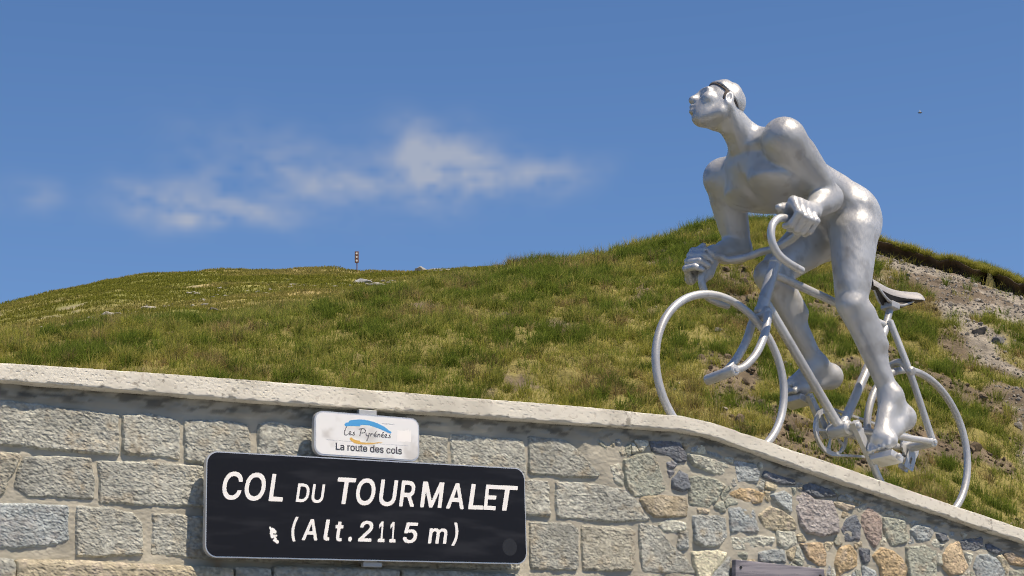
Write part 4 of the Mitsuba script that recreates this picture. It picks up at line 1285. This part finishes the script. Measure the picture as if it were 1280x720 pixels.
# ---------------------------------------------------------------- the statue
def statue_build():
    key = tag("cyclist_statue", "silver painted metal statue of a naked cyclist out of the saddle on a bicycle", "statue")

    def world(m):
        m = m.copy()
        m.vertices = to_world(m.vertices)
        return m

    part(key, "rider", world(rider_mesh()), "silver", True)
    part(key + "__rider", "cap", world(cap_mesh()), "silver", True)
    part(key + "__rider", "hair", world(dark_band_mesh()), "band_dark", True, label="dark band under the cap and by the ear")  # dark strip along the cap edge, with a patch by the ear
    bike = key + "__bicycle"
    for name, m in bike_parts():
        dark = name in ("saddle__skirt", "saddle__rails")
        name = name.replace("saddle__", "saddle_")
        part(bike, name, world(m), "dark_leather" if name == "saddle_skirt" else "saddle_grey" if name == "saddle" else "silver_tube", 40, label="dark underside of the saddle" if name == "saddle_skirt" else None)


statue_build()


# ---------------------------------------------------------------- signs on the wall, built flat in (x right, y up, z out) about a point of the wall
def plate(w, h, r, z0, z1):
    s = sbox(-w / 2 + r, -h / 2 + r, w / 2 - r, h / 2 - r).buffer(r, 12)
    m = trimesh.creation.extrude_polygon(s, z1 - z0, engine="earcut")
    m.apply_translation([0, 0, z0])
    return m


def on_wall(m, u, z, w, roll=0.0):
    m = m.copy()
    if roll:
        m.apply_transform(trimesh.transformations.rotation_matrix(math.radians(roll), [0, 0, 1]))
    v = np.asarray(m.vertices)
    return trimesh.Trimesh(wall_at(u + v[:, 0], z + v[:, 1], w + v[:, 2]), m.faces, process=False)


def words(text, x0, x1, base, cap, slant=.16, depth=.0015, z=0.0, bold=True):
    m = meshkit.text_mesh(text, cap, depth, bold)
    v = np.array(m.vertices)
    v[:, 0] = v[:, 0] + slant * v[:, 1]
    v[:, 0] = x0 + (v[:, 0] - v[:, 0].min()) * (x1 - x0) / (v[:, 0].max() - v[:, 0].min())
    v[:, 1] += base
    v[:, 2] += z
    return trimesh.Trimesh(v, m.faces, process=False)


def flat_shape(shape, z, depth=.0012):
    return join(*[(lambda m: (m.apply_translation([0, 0, z]), m)[1])(trimesh.creation.extrude_polygon(g, depth, engine="earcut")) for g in getattr(shape, "geoms", [shape])])


def brush(pts, w0, w1):
    """A brush stroke that tapers from w0 to w1."""
    c = curve(np.column_stack([pts, np.zeros(len(pts))]), 8)[:, :2]
    ws = np.linspace(w0, w1, len(c)) / 2
    return unary_union([MultiPoint([a, b]).convex_hull.buffer(float(w), 6) for a, b, w in zip(c[:-1], c[1:], ws)])


def signs_build():
    k = tag("pass_sign", "black sign board reading COL DU TOURMALET with its altitude on the grey wall", "sign")
    at = lambda m: on_wall(m, -.014, 2.61, .022)  # noqa: E731
    part(k, "tray", at(plate(1.9, .533, .062, -.032, 0)), "alu", 40)
    part(k, "panel", at(plate(1.888, .521, .058, .0, .003)), "sign_black", 40)
    z = .0032
    for ch, x0, x1, base, cap in [(c, a, b, .0285, .133 if c not in "du" else .0) for c, a, b in (("C", -.864, -.752), ("O", -.743, -.625), ("L", -.610, -.530))] + [("D", -.458, -.379, .0285, .092), ("U", -.368, -.289, .0285, .092)] + [
            (c, a, b, .0285, .132) for c, a, b in (("T", -.217, -.107), ("O", -.110, .007), ("U", .027, .144), ("R", .147, .248), ("M", .275, .429), ("A", .436, .547), ("L", .575, .674), ("E", .674, .770), ("T", .766, .902))] + [
            (c, a, b, -.165, .103) for c, a, b in (("A", -.423, -.335), ("l", -.300, -.262), ("t", -.231, -.183), (".", -.157, -.134), ("2", -.100, -.008), ("1", .017, .058), ("1", .085, .124), ("5", .168, .263), ("m", .320, .442))] + [("(", -.482, -.442, -.156, .097), (")", .466, .511, -.156, .097)]:
        part(k, "letter", at(words(ch, x0, x1, base, cap, .17, z=z)), "letter_white")
    g = np.random.default_rng(4)
    bits = [Point(-.585 + g.normal(0, .011), -.135 + g.normal(0, .024)).buffer(g.uniform(.004, .010), 3) for _ in range(16)] + [Point(-.570, -.168).buffer(.008), LineString([(-.60, -.11), (-.585, -.15), (-.565, -.15)]).buffer(.005)]
    part(k, "sticker_remnant", at(flat_shape(unary_union(bits), z, .0006)), "sticker", label="torn white remnant of a sticker")
    part(k, "round_smudge", at(flat_shape(Point(.838, -.175).buffer(.047), .0031, .0003)), "dirt_film", label="faint round smudge in the lower right corner")
    # the small white sign above
    k = tag("route_sign", "small white sign with a blue brush stroke logo above the black sign board", "sign")
    at = lambda m: on_wall(m, -.050, 3.001, .022, -.55)  # noqa: E731
    part(k, "tray", at(plate(.628, .236, .050, -.030, 0)), "alu", 40)
    part(k, "panel", at(plate(.612, .220, .044, .0, .003)), "sign_white", 40)
    part(k, "lettering", at(words("La route des cols", -.190, .205, -.083, .036, 0, z=z, bold=True)), "ink", label="dark line reading La route des cols", kind="stuff")
    blue = unary_union([brush([(-.128, .055), (-.08, .064), (0, .068), (.07, .052), (.135, .030)], .020, .012), brush([(-.105, .070), (-.04, .080), (.03, .074), (.09, .056), (.125, .036)], .018, .008), brush([(-.135, .048), (-.10, .053), (-.05, .056)], .006, .010)])
    part(k, "blue_stroke", at(flat_shape(blue, z)), "ink_blue", label="blue brush stroke arched over the name")
    part(k, "yellow_stroke", at(flat_shape(unary_union([brush([(-.10, -.020), (-.075, -.036), (-.03, -.040), (.03, -.036), (.085, -.026)], .016, .003), brush([(-.10, -.016), (-.085, -.026), (-.05, -.034)], .006, .012)]), z)), "ink_yellow", label="yellow brush stroke under the name")
    s = []
    pen = lambda pts, w=.0042: s.append(LineString(curve(np.column_stack([np.array(pts), np.zeros(len(pts))]), 6)[:, :2]).buffer(w / 2, 4))  # noqa: E731
    pen([(-.128, .042), (-.136, .024), (-.140, .004), (-.132, -.002), (-.122, .002)])                                     # L
    pen([(-.112, .006), (-.101, .012), (-.106, .019), (-.114, .010), (-.108, .001), (-.098, .003)])                       # e
    pen([(-.080, .018), (-.088, .013), (-.080, .006), (-.086, .000), (-.094, .002)])                                      # s
    pen([(-.040, .034), (-.045, .015), (-.048, -.002)])
    pen([(-.052, .034), (-.030, .040), (-.014, .030), (-.022, .018), (-.044, .015)])                                      # P
    pen([(-.012, .014), (-.008, .003), (.002, .004)]); pen([(.008, .016), (.000, -.010), (-.008, -.026)])                 # y
    pen([(.018, .016), (.015, .001)]); pen([(.017, .010), (.024, .016), (.030, .014)])                                    # r
    pen([(.038, .006), (.049, .011), (.044, .018), (.036, .010), (.042, .000), (.052, .002)]); pen([(.046, .024), (.053, .029)])   # e acute
    pen([(.060, .016), (.058, .001)]); pen([(.059, .009), (.068, .016), (.072, .010), (.072, .001)])                      # n
    pen([(.082, .006), (.092, .011), (.088, .018), (.080, .010), (.086, .000), (.095, .002)]); pen([(.088, .024), (.096, .028)])   # e acute
    pen([(.103, .006), (.113, .011), (.109, .018), (.101, .010), (.107, .000), (.116, .002)])                             # e
    pen([(.136, .018), (.128, .013), (.135, .006), (.130, .000), (.122, .002)])                                           # s
    part(k, "handwriting", at(flat_shape(unary_union(s), z)), "ink", label="handwritten name between the two brush strokes", kind="stuff")
    part(k, "sticker", at(flat_shape(Polygon([(.175, -.016), (.262, -.012), (.262, .052), (.250, .040), (.246, .056), (.238, .042), (.232, .054), (.224, .044), (.178, .046)]), z, .0006)), "sticker", label="blank white sticker with a ragged top")
    part(k, "rule", at(flat_shape(LineString([(-.245, -.034), (.245, -.036)]).buffer(.0012), z, .0005)), "faint")
    part(k, "fine_print", at(flat_shape(unary_union([LineString([(.085 + i * .0085, .075 + .001 * (i % 3)), (.090 + i * .0085, .074)]).buffer(.0022, 3) for i in range(9)]), z, .0005)), "faint", label="tiny unreadable line of small print", kind="stuff")
    # the rail that carries both
    k = tag("mounting_rail", "grey metal rail behind the two signs, its ends showing above and below them", "bracket")
    part(k, "post", on_wall(plate(.075, .80, .006, -.085, -.012), -.02, 2.735, 0), "zinc", 40)
    part(k, "clamp", on_wall(rounded([.108, .034, .030], .004), -.030, 3.134, -.025), "zinc", 40)
    part(k, "clamp", on_wall(rounded([.112, .026, .030], .004), -.008, 2.327, -.025), "zinc", 40)
    # the wooden board at the foot of the picture
    k = tag("wooden_board", "weathered grey purple wooden board nailed to the rubble wall", "board")
    b = rounded([.705, .26, .04], .005)
    part(k, "plank", on_wall(b, 2.800, 2.252, -.045, -3.7), "wood")
    for x, y in ((-.315, .085), (.315, .085)):
        n_ = trimesh.creation.cylinder(.0085, .012, sections=12)  # dark stub added to give the darkness of a nail hole
        n_.apply_translation([x, y, .020])
        part(k, "nail", on_wall(n_, 2.800, 2.252, -.045, -3.7), "nail")


signs_build()


def far_things():
    az, r = -5.17, 146.0
    x, y = pol(np.array(az), np.array(r))
    z = float(hill(np.array([x]), np.array([y]))[0][0])
    k = tag("marker_post", "thin post with a narrow brown board on the far skyline", "post")
    c = trimesh.creation.cylinder(.045, 1.75, sections=10)
    c.apply_translation([x, y, z + .775])
    part(k, "pole", c, "rust_brown", 40)
    b = rounded([.34, .05, 1.02], .02)
    b.apply_translation([x, y - .06, z + 1.30])
    part(k, "board", b, "rust_brown")
    for i in range(3):
        d = trimesh.creation.cylinder(.085, .03, sections=16)
        d.apply_transform(trimesh.transformations.rotation_matrix(math.pi / 2, [1, 0, 0]))
        d.apply_translation([x, y - .10, z + .98 + .32 * i])
        part(k, "disc", d, "paint_white", 40)
    # a bird far off to the right, high over the hill
    az, r = 13.83, 120.0
    x, y = pol(np.array(az), np.array(r))
    z = 1.6 + r * .3266
    body = trimesh.creation.icosphere(2, 1)
    body.vertices = body.vertices * [.16, .05, .05]
    wings = []
    for s in (1, -1):
        w = trimesh.convex.convex_hull(np.array([[.05, 0, .02], [-.05, 0, .02], [.04, .02 * s, .13 + .02 * s], [-.03, .02 * s, .13 + .02 * s], [.0, .05 * s, .20], [0, .01 * s, .02]]))
        wings.append(w)
    kb = tag("bird", "tiny distant bird in the blue sky right of the statue", "bird")
    for n_, m, mat in (("body", body, "bird_dark"), ("wing", wings[0], "paint_white"), ("wing", wings[1], "paint_white")):
        m.apply_translation([x, y, z])
        part(kb, n_, m, mat)


far_things()
